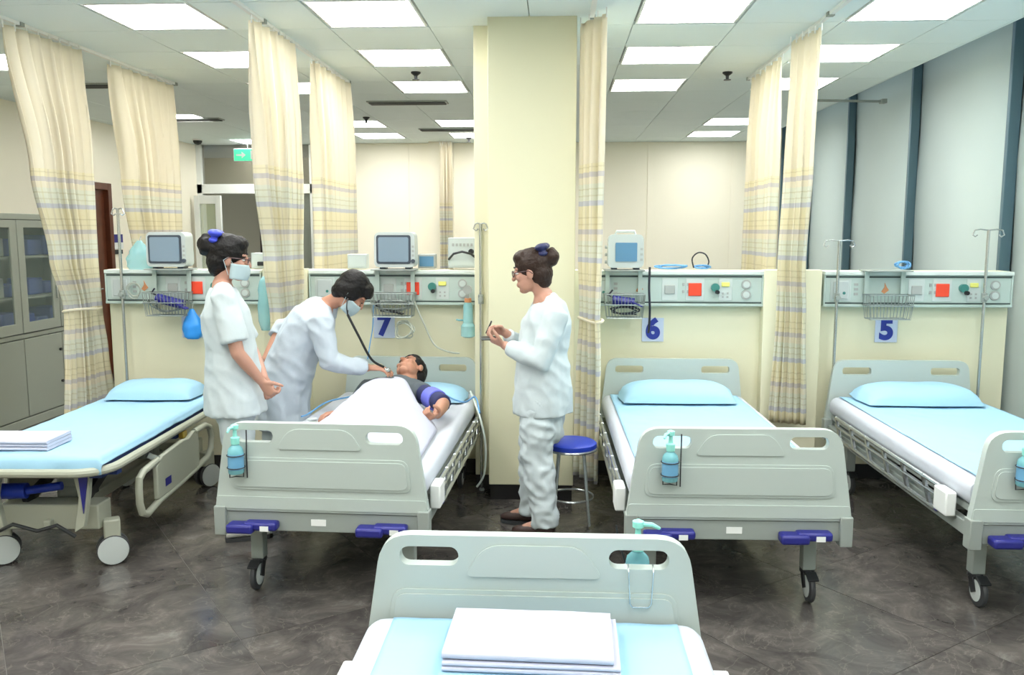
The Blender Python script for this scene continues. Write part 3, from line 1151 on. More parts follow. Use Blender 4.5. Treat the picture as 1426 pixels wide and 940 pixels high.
sheet_on(gu, 'light blue sheet covering the gurney mattress', -.325, .325, .07, 1.76, .622, drape=.038, foot=.085, seed=13, name='gurney_sheet', group='light blue bed sheets')
pillow('light blue pillow at the head of the gurney', gu, .0, 1.57, .630, .295, .20, .055)
folded('folded white cloth on the foot of the gurney sheet', spos(gu, -.17, .25, .632), R(2), .44, .24, .05, 3)


# ================================================================== low-wall service rails
def rail_unit(right, label, w=1.22, occl=()):
    t = thing('bed_head_rail', label, 'medical rail', (right, 5.95, 1.215), 0, 'medical service rails')
    obj('body', MB().box(-w, 0, -.07, -.002, .012, .215), MT['alu'], t, .004)
    obj('top_rail', MB().box(-w - .01, .01, -.085, -.002, .21, .235), MT['aluw'], t, .003)
    obj('bottom_rail', MB().box(-w - .01, .01, -.082, -.002, -.004, .014), MT['alu'], t, .003)
    obj('cable_slot', MB().box(-w, 0, -.073, -.069, .192, .204).box(-w, 0, -.073, -.069, .016, .026), MT['slot'], t)
    obj('end_cap', MB().box(0, .012, -.075, -.002, 0, .22), MT['alu'], t, .003)
    obj('end_cap', MB().box(-w - .012, -w, -.075, -.002, 0, .22), MT['alu'], t, .003)

    def sock(x, wd, cz, hh, m, plate=True, name='socket'):
        par = t
        if plate:
            par = obj('socket_plate', MB().box(x - wd / 2 - .018, x + wd / 2 + .018, -.0745, -.07, .035, .185), MT['plate'], t, .002)
        obj(name, MB().box(x - wd / 2, x + wd / 2, -.084, -.074 if plate else -.07, cz - hh / 2, cz + hh / 2), m, par, .004)
        return par
    a = sock(-.45, .088, .11, .088, MT['red'])
    a = obj('gas_outlet', MB().lathe([(.028, -.10), (.028, -.07)], (-.315, 0, .125), 16, 'y'), MT['green'], t)
    obj('gas_plug', MB().lathe([(.014, -.125), (.014, -.10)], (-.305, 0, .095), 12, 'y'), MT['black'], a)
    a = sock(-.245, .055, .145, .03, MT['yellow'])
    for dx, dz in ((-.016, .085), (.016, .085), (-.016, .06), (.016, .06)):
        obj('slot', MB().box(-.245 + dx - .006, -.245 + dx + .006, -.078, -.074, dz - .006, dz + .006), MT['greysock'], a)
    for dz in (.145, .075):
        k = obj('round_socket', MB().lathe([(.032, -.08), (.032, -.07)], (-.105, 0, dz), 18, 'y'), MT['greysock'], t)
        obj('socket_well', MB().lathe([(.022, -.083), (.022, -.0795)], (-.105, 0, dz), 16, 'y'), MT['plate'], k)
    a = sock(-.62, .07, .11, .06, MT['greysock'])
    for i in range(2):
        for j in range(2):
            obj('push_button', MB().box(-.535 + i * .03, -.52 + i * .03, -.078, -.07, .085 + j * .05, .105 + j * .05), MT['greysock'], t)
    k = obj('cross_mark', MB().plate([(-.85, .10), (-.83, .13), (-.83, .16), (-.815, .13), (-.80, .11), (-.83, .085)], -.074, -.07), MT['orange'], t)
    a = sock(-w + .10, .10, .11, .12, MT['device'], True, 'call_panel')
    obj('indicator', MB().lathe([(.01, -.088), (.01, -.083)], (-w + .12, 0, .09), 10, 'y'), MT['green'], a)
    for j in range(3):
        obj('key', MB().box(-w + .19, -w + .215, -.076, -.07, .075 + j * .032, .092 + j * .032), MT['greysock'], t)
    return t


rail_unit(3.035, 'pale aluminium service rail with sockets above bed five')
rail_unit(1.39, 'pale aluminium service rail with sockets above bed six', 1.19)
rail_unit(-.545, 'pale aluminium service rail with sockets above bed seven', 1.17)
rail_unit(-2.075, 'pale aluminium service rail with sockets above the gurney', 1.10)


def bracket(x, label, w=.29):
    """flat straps hung on the rail, carrying a shelf and a wire basket"""
    t = thing('monitor_bracket', label, 'bracket', (x, 5.85, 1.14), 0, 'monitor brackets with wire baskets')
    for sx in (-1, 1):
        obj('strap', MB().box(sx * w / 2 * .82 - .014, sx * w / 2 * .82 + .014, -.006, .006, .10, .315), MT['alu'], t)
    obj('shelf', MB().box(-w / 2, w / 2, -.10, .09, .313, .322), MT['steel'], t, .002)
    m = MB()

    def loopz(z, d=.0):
        m.tube([(-w / 2 + d, -.14 + d, z), (w / 2 - d, -.14 + d, z), (w / 2 - d, -.012, z), (-w / 2 + d, -.012, z)], .004, 6, closed=True)
    loopz(.16)
    loopz(.09)
    loopz(.0, .02)
    for k in range(13):
        xx = -w / 2 + w * k / 12
        m.tube([(xx, -.14, .16), (xx * .87, -.12, 0), (xx * .87, -.012, 0), (xx, -.012, .16)], .0022, 5)
    for k in range(5):
        y = -.14 + .128 * k / 4
        m.tube([(-w / 2, y, .16), (-w / 2 * .87, y, 0), (w / 2 * .87, y, 0), (w / 2, y, .16)], .0022, 5)
    obj('wire_basket', m, MT['wire'], t)
    return t


bracket(2.195, 'empty wire basket on straps above the number 5')
bracket(.455, 'wire basket holding navy cuff under the small monitor, left of number 6', .27)
bracket(-1.115, 'tangled wire basket under the middle monitor, above number 7', .30)
bracket(-2.69, 'wire basket under the left monitor, holding a navy cuff', .30)


def monitor(x, label, wd, ht, small=False, z=1.463):
    t = thing('patient_monitor', label, 'monitor', (x, 5.84, z), 0, 'patient monitors')
    d = .13 if not small else .10
    out = trap(wd / 2 - .004, wd / 2 - .008, .012, ht, .04, rb=.04)
    hs = MB().plate(out, -.07, -.07 + d)
    bd = obj('housing', hs, MT['device'], t, .010, seg=3)
    obj('back_shell', MB().plate(trap(wd / 2 - .03, wd / 2 - .035, .03, ht - .02, .03, rb=.03), -.07 + d, -.07 + d + .04), MT['device'], t, .01)
    if not small:
        obj('bezel', MB().plate(rrect(-wd / 2 + .022, wd / 2 - .034, .036, ht - .02, .016), -.076, -.068), MT['bezel'], t, .003)
        sc = obj('screen', MB().plate(rrect(-wd / 2 + .036, wd / 2 - .048, .050, ht - .034, .012), -.079, -.075), MT['screen'], t)
        obj('knob', MB().lathe([(.014, -.085), (.014, -.07)], (wd / 2 - .018, 0, .055), 12, 'y'), MT['bezel'], t)
        for k in range(3):
            obj('button', MB().box(wd / 2 - .026, wd / 2 - .012, -.074, -.068, .085 + k * .03, .10 + k * .03), MT['greysock'], t)
    else:
        obj('screen', MB().plate(rrect(-wd / 2 + .055, wd / 2 - .05, .055, ht - .055, .006), -.075, -.068), MT['screenblue'], t)
        obj('carry_handle', MB().tube([(-.07, -.01, ht - .01), (-.06, -.01, ht + .02), (.06, -.01, ht + .02), (.07, -.01, ht - .01)], .009, 8), MT['device'], t)
        for k in range(3):
            obj('connector', MB().lathe([(.011, 0), (.011, .014)], (-wd / 2 - .012, -.03, .05 + k * .05), 10, 'x'), MT['greysock'], t)
            obj('button', MB().box(wd / 2 - .03, wd / 2 - .012, -.074, -.068, .06 + k * .035, .075 + k * .035), MT['greysock'], t)
    for sx in (-1, 1):
        obj('foot', MB().box(sx * wd * .3 - .02, sx * wd * .3 + .02, -.05, .03, 0, .014), MT['bezel'], t)
    return t


monitor(-1.10, 'white patient monitor with grey screen above bed seven, middle of the three', .29, .25)
monitor(-2.685, 'white patient monitor with grey screen left of the standing nurse, above the gurney', .29, .25)
monitor(.46, 'small white patient monitor with blue screen right of the pillar', .25, .235, True)


# items on top of the low wall
def devbox(name, label, cat, px0, px1, py0, py1, Y, depth, m='device', front=None):
    a, b = at(px0, py1, Y), at(px1, py0, Y)
    t = thing(name, label, cat, ((a.x + b.x) / 2, Y, max(a.z, 1.452)))
    w_, h_ = b.x - a.x, b.z - a.z
    obj('housing', MB().box(-w_ / 2, w_ / 2, 0, depth, 0, h_), MT[m], t, .006)
    obj('front_panel', MB().box(-w_ / 2 + .012, w_ / 2 - .012, -.004, .001, .015, h_ - .015), MT[front or 'greysock'], t)
    return t, w_, h_


devbox('suction_box', 'small white box on the low wall left of the middle monitor', 'medical box', 484, 510, 354, 374, 5.98, .09, 'device', 'plate')
devbox('control_box', 'small grey box on the low wall right of the middle monitor', 'medical box', 582, 606, 354, 374, 5.98, .09, 'greysock', 'screenblue')
t, w_, h_ = devbox('ventilator', 'white ventilator with hose on the low wall beside the pillar', 'medical device', 624, 666, 331, 373, 5.99, .10, 'device', 'plate')
for k in range(6):
    obj('vent_slot', MB().box(-w_ / 2 + .03 + k * .026, -w_ / 2 + .045 + k * .026, -.007, -.003, h_ - .06, h_ - .04), MT['greysock'], t)
obj('hose', MB().tube([(-.1, -.01, .06), (-.06, -.06, .10), (0, -.07, .115), (.06, -.06, .10), (.12, -.03, .05)], .008, 8), MT['darksteel'], t)
obj('hose_valve', MB().lathe([(.018, -.06), (.02, -.03), (.012, -.003)], (.06, 0, .115), 12, 'y'), MT['black'], t)
t, w_, h_ = devbox('infusion_pump', 'white infusion pump with black end on the low wall beyond the nurse face', 'medical device', 350, 368, 352, 374, 6.0, .08, 'device', 'plate')
obj('black_knob', MB().box(.0, .05, -.02, 0, .02, .05), MT['black'], t, .006)


def cable(label, pts, r, m, name='cable', group=None, cat='cable'):
    """smooth cable through world points"""
    P = [V(p) for p in pts]
    out = []
    n = len(P)
    for i in range(n - 1):
        p0, p1, p2, p3 = P[max(i - 1, 0)], P[i], P[i + 1], P[min(i + 2, n - 1)]
        for k in range(6):
            t = k / 6
            out.append(.5 * ((2 * p1) + (p2 - p0) * t + (2 * p0 - 5 * p1 + 4 * p2 - p3) * t * t + (3 * p1 - p0 - 3 * p2 + p3) * t ** 3))
    out.append(P[-1])
    b = P[0].copy()
    o = obj(name, MB().tube([p - b for p in out], r, 7), MT[m])
    o.location = b
    tag(o, label, cat, group)
    return o


rn = random.Random(3)


def tangle(label, c, dx, dz, n, r, m, seed, name='coiled_cable', dy=.04):
    """a hank of cable: loops of one long cord"""
    q = random.Random(seed)
    pts = []
    for k in range(n * 6):
        a = 2 * PI * k / 6 + q.uniform(-.3, .3)
        s = q.uniform(.6, 1)
        pts.append((c[0] + dx * s * math.cos(a), c[1] + q.uniform(-dy, dy), c[2] + dz * s * math.sin(a)))
    return cable(label, pts, r, m, name)


tangle('tangled grey monitor cables in the basket above number 7', (-1.12, 5.775, 1.215), .125, .045, 6, .005, 'wire', 5)
tangle('grey cable hank hanging below the basket right of number 7', (-1.04, 5.76, 1.05), .075, .075, 4, .005, 'cable', 8)
tangle('grey coiled cables in the basket under the left monitor', (-2.70, 5.775, 1.20), .12, .05, 4, .005, 'wire', 6)
tangle('grey coil hanging on the rail left of the left basket', (-2.96, 5.84, 1.31), .06, .06, 3, .004, 'cable', 16, dy=.012)
tangle('dark cable coil in the basket left of number 6', (.455, 5.775, 1.19), .11, .035, 4, .005, 'dcable', 9)
tangle('blue cable bundle lying on the low wall beside the small monitor', (.79, 6.0, 1.475), .12, .014, 3, .006, 'bcable', 11, dy=.03)
tangle('blue cable bundle lying on the low wall above bed six', (1.01, 6.0, 1.473), .06, .012, 3, .006, 'bcable', 12, dy=.03)
tangle('blue cable heap on the low wall above bed five', (2.37, 6.02, 1.49), .055, .028, 4, .006, 'bcable', 14, dy=.03)
cable('grey hose loop standing on the low wall above bed six', [at(x, y, 6.0) for x, y in ((966, 373), (964, 360), (972, 352), (982, 354), (987, 364), (984, 373))], .005, 'darksteel')
cable('black cable hanging from the small monitor down to number 6', [at(905, 372, 5.80), at(904, 400, 5.80), at(905, 430, 5.80), at(904, 455, 5.85), at(903, 463, 5.9)], .008, 'dcable')
cable('grey hose hanging from the middle basket toward bed seven', [at(577, 420, 5.76), at(590, 450, 5.75), at(605, 480, 5.74), at(625, 490, 5.74), at(640, 492, 5.74)], .006, 'cable')
cable('thin blue line from the middle basket down to the patient pillow', [at(520, 425, 5.76), at(519, 455, 5.74), at(515, 480, 5.70), at(512, 500, 5.6)], .004, 'bcable')
cable('pale blue sensor line across the bed to the patient hand', [at(520, 548, 5.15) + V((0, 0, .01)), at(485, 553, 5.05), at(455, 560, 4.95), at(430, 576, 4.85), at(420, 580, 4.7)], .005, 'bcable')
cable('blue monitor line on the mattress right of the patient', [at(618, 548, 5.3), at(632, 556, 5.2), at(648, 560, 5.1), at(662, 553, 5.05), at(668, 575, 4.9)], .005, 'bcable')
cable('white tube looping beside the head of bed seven', [at(655, 545, 5.55), at(668, 580, 5.35), at(676, 620, 5.3), at(674, 660, 5.3), at(664, 678, 5.3)], .007, 'aluw')


def cuffroll(label, c, L, r, m, ang=0):
    t = thing('pressure_cuff', label, 'cuff', c, 0)
    mb = MB()
    d = V((math.cos(ang), 0, math.sin(ang)))
    s = V((-math.sin(ang), 0, math.cos(ang)))
    prof = []
    for k in range(26):
        a = k / 25 * 4 * PI
        rr = r * (1 - .032 * k * .5)
        prof.append((rr * math.cos(a), rr * math.sin(a)))
    outer = prof
    rings = []
    for q in (-1, -.3, .3, 1):
        rings.append([d * (L / 2 * q) + s * p[1] * .8 + V((0, 1, 0)) * p[0] for p in outer[:14]])
    mb.loft(rings)
    obj('roll', mb, MT[m], t, .003)
    obj('tab', MB().bar(d * (L / 2 - .03) + V((0, -r, r * .3)), d * (L / 2 + .05) + V((0, -r - .01, -.01)), .05, .008), MT[m], t)
    obj('tube', MB().tube([d * (-L / 2) + s * .02, d * (-L / 2 - .03) + V((0, -.02, .03)), d * (-L / 2) + V((0, -.03, .07))], .006, 7), MT['dcable'], t)
    return t


cuffroll('rolled navy blood pressure cuff in the basket beside the left nurse', at(237, 420, 5.78), .19, .046, 'navy', R(-14))
cuffroll('rolled navy blood pressure cuff in the basket left of number 6', at(868, 420, 5.78), .15, .044, 'navy', R(-8))
cuffroll('black rolled strap under the basket of number 7', at(541, 433, 5.77), .11, .016, 'black', R(-5))

# hanging bags and bottles
def bag(label, px0, px1, py0, py1, Y, m, name='plastic_bag', cat='bag', seed=0):
    a, b = at(px0, py1, Y), at(px1, py0, Y)
    c = (a + b) / 2
    t = thing(name, label, cat, (c.x, Y, a.z))
    wd, h = (b.x - a.x) / 2, b.z - a.z
    mb = MB()
    rings = []
    for k in range(13):
        v = k / 12
        kp = [(0, .62), (.1, .92), (.5, 1.0), (.8, .9), (.95, .62), (1.001, .25)] if name == 'drip_bag' else [(0, .55), (.12, .95), (.4, 1.0), (.65, .78), (.85, .42), (1.001, .16)]
        for (v0, s0), (v1, s1) in zip(kp[:-1], kp[1:]):
            if v0 <= v < v1:
                s = s0 + (s1 - s0) * (v - v0) / (v1 - v0)
        ring = []
        for j in range(18):
            an = 2 * PI * j / 18
            nn = 1 + .30 * noise.noise(V((math.cos(an) * 2.6, math.sin(an) * 2.6, v * 6 + seed)))
            ring.append(V((wd * s * math.cos(an) * nn, .035 * s * math.sin(an) * nn, v * h)))
        rings.append(ring)
    mb.loft(rings)
    obj('film', mb, MT[m], t, smooth=70)
    obj('tie', MB().tube([(0, 0, h * .97), (0, .02, h + .02), (0, .03, h + .03)], .004, 6), MT['wire'], t)
    return t


bag('bright blue plastic bag hanging under the basket beside the left nurse', 256, 280, 430, 472, 5.80, 'bluebag', seed=2)
bag('pale clear bag on the low wall left of the left monitor', 178, 212, 335, 378, 5.90, 'bag', seed=5)
bag('pale cyan drip bag hanging in front of the plaid curtain by the nurse', 361, 378, 385, 460, 5.835, 'bag', 'drip_bag', seed=8)
a = at(652, 470, 5.8)
t = thing('oxygen_humidifier', 'cyan water bottle of the oxygen flowmeter left of the pillar', 'medical bottle', (a.x, 5.80, a.z))
obj('water_bottle', MB().lathe([(.03, 0), (.05, .01), (.05, .08), (.035, .10), (.032, .22), (.02, .245)], n=18), MT['bag'], t)
obj('orange_cap', MB().lathe([(.02, .24), (.024, .245), (.024, .27), (.01, .275)], n=14), MT['orange'], t)
obj('flow_gauge', MB().lathe([(.03, -.035), (.03, -.005)], (0, 0, .33), 16, 'y').box(-.01, .01, -.02, .0, .27, .33), MT['greysock'], t)
obj('nozzle', MB().tube([(0, 0, .12), (-.06, -.01, .12), (-.08, -.01, .125)], .006, 7), MT['bottle'], t)


# number cards
def ncard(s, label, x, z, wd=.15, ht=.165, d=True, tilt=0):
    t = thing('number_card', label, 'sign', (x, 5.944, z), 0, 'bed number cards')
    o = obj('card', MB().box(-wd / 2, wd / 2, -.003, .004, -ht / 2, ht / 2), MT['card'], t, .001)
    text('digit', s, .19, MT['digit'], t, (0, -.005, 0), bold=.0095)
    return t


ncard('5', 'pale card with the blue numeral five, below the empty wire basket', 2.256, 1.045)
ncard('6', 'pale card with the blue numeral six, right of the pillar', .668, 1.04)
ncard('7', 'pale card with the blue numeral seven, behind the patient bed', -1.215, 1.052)
ncard('8', 'pale card with the blue numeral eight half hidden behind the left nurse', -2.60, 1.045)

# IV poles


def ivpole(label, x, y, top, pr=.010, spread=.09):
    t = thing('iv_pole', label, 'iv pole', (x, y, 0), 0, 'steel drip poles')
    obj('pole', MB().tube([(0, 0, .01), (0, 0, top)], pr, 10), MT['chrome'], t)
    m = MB()
    for s in (-1, 1):
        m.tube([(0, 0, top), (s * spread * .6, 0, top + .006), (s * spread, 0, top), (s * (spread + .012), 0, top - .03), (s * (spread - .005), 0, top - .042), (s * (spread - .02), 0, top - .03)], .005, 7)
    obj('hook', m, MT['chrome'], t)
    obj('clamp_knob', MB().lathe([(.016, -.035), (.016, -.008)], (0.0, 0, 1.28), 10, 'y').lathe([(.018, 1.25), (.018, 1.31)], n=12), MT['steel'], t)
    obj('foot_plate', MB().lathe([(.018, 0), (.018, .008), (.012, .016)], n=16), MT['steel'], t)
    return t


ivpole('steel drip pole at the left head corner of bed five', 1.868, 5.80, 1.655)
ivpole('steel drip pole at the right head corner of bed five, by the blinds', 2.84, 5.83, 1.725)
ivpole('steel drip pole at the head of bed seven, left of the pillar', -.492, 5.53, 1.765, spread=.035)
ivpole('steel drip pole behind the head of the gurney', -3.04, 5.83, 1.87, spread=.035)

# blue stool
t = thing('stool', 'round stool with blue seat and steel legs beside the right nurse', 'stool', (.092, 4.93, 0))
obj('seat', MB().lathe([(.01, .452), (.145, .452), (.15, .462), (.148, .485), (.135, .494), (.01, .496)], n=30), MT['blue'], t)
obj('seat_rim', MB().tube([(.147 * math.cos(2 * PI * k / 30), .147 * math.sin(2 * PI * k / 30), .452) for k in range(30)], .009, 8, closed=True), MT['chrome'], t)
for k in range(4):
    a = PI / 4 + k * PI / 2
    obj('leg', MB().tube([(.10 * math.cos(a), .10 * math.sin(a), .45), (.15 * math.cos(a), .15 * math.sin(a), .012)], .010, 8), MT['chrome'], t)
obj('foot_ring', MB().tube([(.132 * math.cos(2 * PI * k / 30), .132 * math.sin(2 * PI * k / 30), .16) for k in range(30)], .007, 7, closed=True), MT['chrome'], t)

# cabinet at the left
def cabinet():
    Y0, Y1, XF, D, H = 6.05, 8.35, -4.66, .5, 1.87
    t = thing('cabinet', 'grey steel medicine cabinet with glass upper doors at the left wall', 'cabinet', (XF - D / 2, (Y0 + Y1) / 2, 0))
    L = (Y1 - Y0) / 2
    h = D / 2
    m = MB().box(-h, -h + .02, -L, L, 0, H).box(-h, h, -L, -L + .02, 0, H).box(-h, h, L - .02, L, 0, H).box(-h, h, -L, L, H - .05, H).box(-h, h, -L, L, 0, .08)
    m.box(-h, h - .02, -L, L, .78, .82)
    obj('body', m, MT['cab'], t, .004)
    for z in (1.12, 1.48):
        obj('shelf', MB().box(-h + .02, h - .04, -L + .02, L - .02, z, z + .02), MT['cab'], t)
    n = 4
    for k in range(n):
        a = -L + k * 2 * L / n + .006
        b = -L + (k + 1) * 2 * L / n - .006
        fr = MB().plate([(a, .83), (b, .83), (b, H - .055), (a, H - .055)], h - .02, h, [[(a + .09, .92), (b - .09, .92), (b - .09, H - .12), (a + .09, H - .12)]], 'yz')
        dr = obj('door', fr, MT['cab'], t, .003)
        obj('pane', MB().box(h - .012, h - .008, a + .09, b - .09, .92, H - .12), MT['glass'], dr)
        hy = b - .045 if k % 2 == 0 else a + .045
        obj('door_handle', MB().box(h, h + .018, hy - .008, hy + .008, 1.1, 1.22), MT['chrome'], dr, .003)
        dr = obj('lower_door', MB().box(h - .02, h, a, b, .09, .775), MT['cab'], t, .003)
        obj('door_handle', MB().lathe([(.012, 0), (.014, .016)], (h, hy, .62), 10, 'x').lathe([(.012, 0), (.014, .016)], (h, hy, .32), 10, 'x'), MT['darksteel'], dr)
    rr = random.Random(4)
    ordn = ['first', 'second', 'third', 'fourth', 'fifth', 'sixth', 'seventh', 'eighth', 'ninth']
    for zi, z in enumerate((.82, 1.14, 1.50)):
        y = 6.72
        i = 0
        while y < 8.05 and i < 9:
            wd = rr.uniform(.14, .24)
            ht = rr.uniform(.10, .20)
            blue = y + wd / 2 > 7.15
            o = obj('medical_pack', MB().box(-.11, .11, -wd / 2, wd / 2, 0, ht), MT['dpack' if blue else 'device'], None, .012)
            o.location = (XF - D / 2, y + wd / 2, z + .001)
            tag(o, ('blue' if blue else 'white') + ' wrapped pack, ' + ordn[i] + ' from the left on the ' + ['bottom', 'middle', 'top'][zi] + ' shelf of the grey cabinet', 'pack', 'packs in the cabinet')
            y += wd + rr.uniform(.03, .08)
            i += 1
    return t


cabinet()

# small ceiling and wall fittings
def sprinkler(label, px, py):
    d = at(px, py, 1.0) - V((0, 0, CAM_H))
    k = (2.985 - CAM_H) / d.z
    p = V((0, 0, CAM_H)) + d * k
    t = thing('sprinkler', label, 'sprinkler', (p.x, p.y, 2.94), 0, 'ceiling sprinklers')
    obj('stem', MB().lathe([(.012, .0), (.014, .03), (.04, .05), (.04, .06)], n=14), MT['darksteel'], t)
    obj('deflector', MB().lathe([(.03, -.004), (.03, .001)], n=14), MT['darksteel'], t)


for lb, px, py in (('black sprinkler head between the first two ceiling lights left of the pillar', 579, 103), ('black sprinkler head on the ceiling right of the pillar', 1013, 103),
                   ('small far sprinkler left of the pillar near the back wall', 653, 193), ('small far sprinkler near the middle curtain top', 510, 165)):
    sprinkler(lb, px, py)


def vent(label, x0, x1, y):
    t = thing('air_vent', label, 'vent', ((x0 + x1) / 2, y, 2.985), 0, 'dark slot air vents')
    h = (x1 - x0) / 2
    obj('frame', MB().box(-h, h, -.09, .09, .004, .016), MT['steel'], t)
    for k in range(4):
        obj('slat', MB().box(-h + .02, h - .02, -.07 + k * .04, -.048 + k * .04, -.006, .006), MT['grating'], t)


vent('dark slot vent in the ceiling between the two left curtains', -4.55, -3.9, 7.55)
vent('dark slot vent in the ceiling right of the second left curtain', -4.6, -3.85, 9.85)
vent('dark slot vent in the ceiling above the middle curtain', -1.9, -1.1, 8.7)
vent('long dark slot vent in the far ceiling left of the pillar', -1.75, -.6, 11.0)
# blind cord bracket at ceiling edge
o = obj('curtain_bracket', MB().tube([(2.5, 8.6, 2.97), (3.15, 8.7, 2.97)], .012, 8).box(3.13, 3.18, 8.66, 8.74, 2.95, 2.99), MT['steel'])
tag(o, 'short steel bracket reaching from ceiling edge to the blinds', 'bracket')
# exit sign, camera, wall sign
a = at(345, 216, 12.2)
t = thing('exit_sign', 'green lit exit sign hanging before the far doorway, behind the curtain', 'sign', (a.x, 12.2, a.z))
obj('housing', MB().box(-.2, .2, -.02, .02, -.09, .09), MT['white'], t, .004)
obj('face', MB().box(-.19, .19, -.023, -.019, -.08, .08), MT['exitg'], t)
obj('arrow_mark', MB().plate([(-.16, -.012), (-.08, -.012), (-.08, -.045), (-.02, 0), (-.08, .045), (-.08, .012), (-.16, .012)], -.0245, -.022), MT['white'], t)
obj('door_mark', MB().plate([(.05, -.06), (.13, -.06), (.13, .06), (.05, .06)], -.0245, -.022), MT['white'], t)
obj('rod', MB().tube([(0, 0, .09), (0, 0, 3.0 - a.z)], .006, 6), MT['steel'], t)
a = at(277, 206, 12.4)
t = thing('dome_camera', 'black dome camera on the ceiling at the far left corner', 'camera', (-5.05, 12.0, 2.98))
obj('base', MB().lathe([(.07, .0), (.07, .025)], n=16), MT['white'], t)
obj('dome', MB().lathe([(.005, -.06), (.04, -.048), (.06, -.02), (.062, 0)], n=16), MT['black'], t)
a = at(153, 338, 11.8)
t = thing('wall_sign', 'small blue and white sign on the far left wall beside the brown door', 'sign', (XL + .012, 10.26, 1.60))
obj('blue_plate', MB().box(-.01, .01, -.14, .18, -.02, .08), MT['navy'], t)
obj('white_plate', MB().box(-.01, .012, -.14, .18, -.10, -.02), MT['white'], t)
obj('lower_bar', MB().box(-.01, .012, -.12, .16, -.16, -.11), MT['darksteel'], t)


# ================================================================== people
def basis(fwd, up=(0, 0, 1)):
    f = V(fwd).normalized()
    l = V(up).cross(f).normalized()
    u = f.cross(l)
    return M((f, l, u)).transposed()      # columns: forward, left, up


def head_shape(mb, c, B, s=1.0):
    c = V(c)

    def E(p, r):
        mb.ell(c + B @ (V(p) * s), r[0] * s, r[1] * s, r[2] * s, B)
    E((-.012, 0, .035), (.098, .077, .085))
    E((.022, 0, -.025), (.070, .062, .085))
    E((.058, 0, -.092), (.030, .030, .022))
    E((.035, .035, -.055), (.045, .026, .045))
    E((.035, -.035, -.055), (.045, .026, .045))
    E((.088, 0, -.055), (.012, .024, .007))
    E((.086, 0, -.067), (.012, .020, .007))
    for q in (-1, 1):
        E((-.002, q * .077, -.005), (.020, .012, .034))
        E((.074, q * .030, .034), (.016, .026, .009))
        E((.068, q * .042, -.018), (.020, .020, .018))
    nose = [c + B @ (V(p) * s) for p in ((.088, 0, .022), (.100, 0, -.004), (.110, 0, -.022))]
    mb.limb(nose, [.008 * s, .011 * s, .013 * s], B.col[1], n=10)


def eyes(root, c, B, s=1.0):
    c = V(c)
    for q in (-1, 1):
        p = c + B @ (V((.0765, q * .031, .009)) * s)
        eo = obj('eye', MB().ell(p, .0110 * s, .0125 * s, .0075 * s, B), MT['eye'], root, world=True)
        p2 = c + B @ (V((.0845, q * .031, .0085)) * s)
        obj('iris', MB().ell(p2 - root.location,   .0040 * s, .0060 * s, .0058 * s, B), MT['iris'], eo)
        br = [c + B @ (V(x) * s) for x in ((.091, q * .014, .040), (.088, q * .032, .046), (.076, q * .048, .040))]
        obj('eyebrow', MB().limb(br, [.003 * s, .004 * s, .002 * s], n=7), MT['hair'], root, world=True)


def hand(mb, wr, d, n, side, curl=(.5, .5, .5, .5), s=1.0, thumb=.4):
    """palm, four unequal fingers with knuckle bends and a thumb leaving the side of the palm"""
    wr, d, n = V(wr), V(d).normalized(), V(n)
    n = (n - d * n.dot(d)).normalized()
    lat = d.cross(n) * side
    mb.limb([wr - d * .01, wr + d * .03 * s, wr + d * .065 * s, wr + d * .088 * s], [(.026 * s, .019 * s), (.035 * s, .016 * s), (.040 * s, .014 * s), (.037 * s, .012 * s)], lat, n=14)
    for off, ln, cu in zip((.029, .010, -.010, -.028), (.92, 1.0, .94, .76), curl):
        p = wr + d * .082 * s + lat * off * s
        pts = [p]
        ang = 0
        for L, k in ((.040, .8), (.026, 1.1), (.020, .7)):
            ang += cu * k
            dr = d * math.cos(ang) + n * math.sin(ang) + lat * off * .6
            p = p + dr.normalized() * L * ln * s
            pts.append(p)
        mb.limb(pts, [.0095 * s, .0090 * s, .0083 * s, .0070 * s], lat, n=10)
    p0 = wr + d * .022 * s + lat * .022 * s
    p1 = p0 + (d * .55 + lat * .75 + n * .3 * thumb).normalized() * .042 * s
    p2 = p1 + (d * .85 + lat * .35 + n * .6 * thumb).normalized() * .032 * s
    p3 = p2 + (d * .95 + lat * .05 + n * .9 * thumb).normalized() * .024 * s
    mb.limb([p0, p1, p2, p3], [.015 * s, .012 * s, .0105 * s, .0085 * s], n, n=10)


def lowered_lids(root, hc, B):
    for q in (-1, 1):
        br = [hc + B @ V(x) for x in ((.091, q * .014, .040), (.088, q * .032, .046), (.076, q * .048, .040))]
        obj('eyebrow', MB().limb(br, [.003, .004, .002], n=7), MT['hair'], root, world=True)
        ld = [hc + B @ V(x) for x in ((.090, q * .018, .008), (.0905, q * .031, .005), (.082, q * .044, .008))]
        obj('eyelid', MB().limb(ld, [.0025, .003, .002], n=7), MT['hair'], root, world=True)


def mid(a, b, t=.5):
    return V(a).lerp(V(b), t)


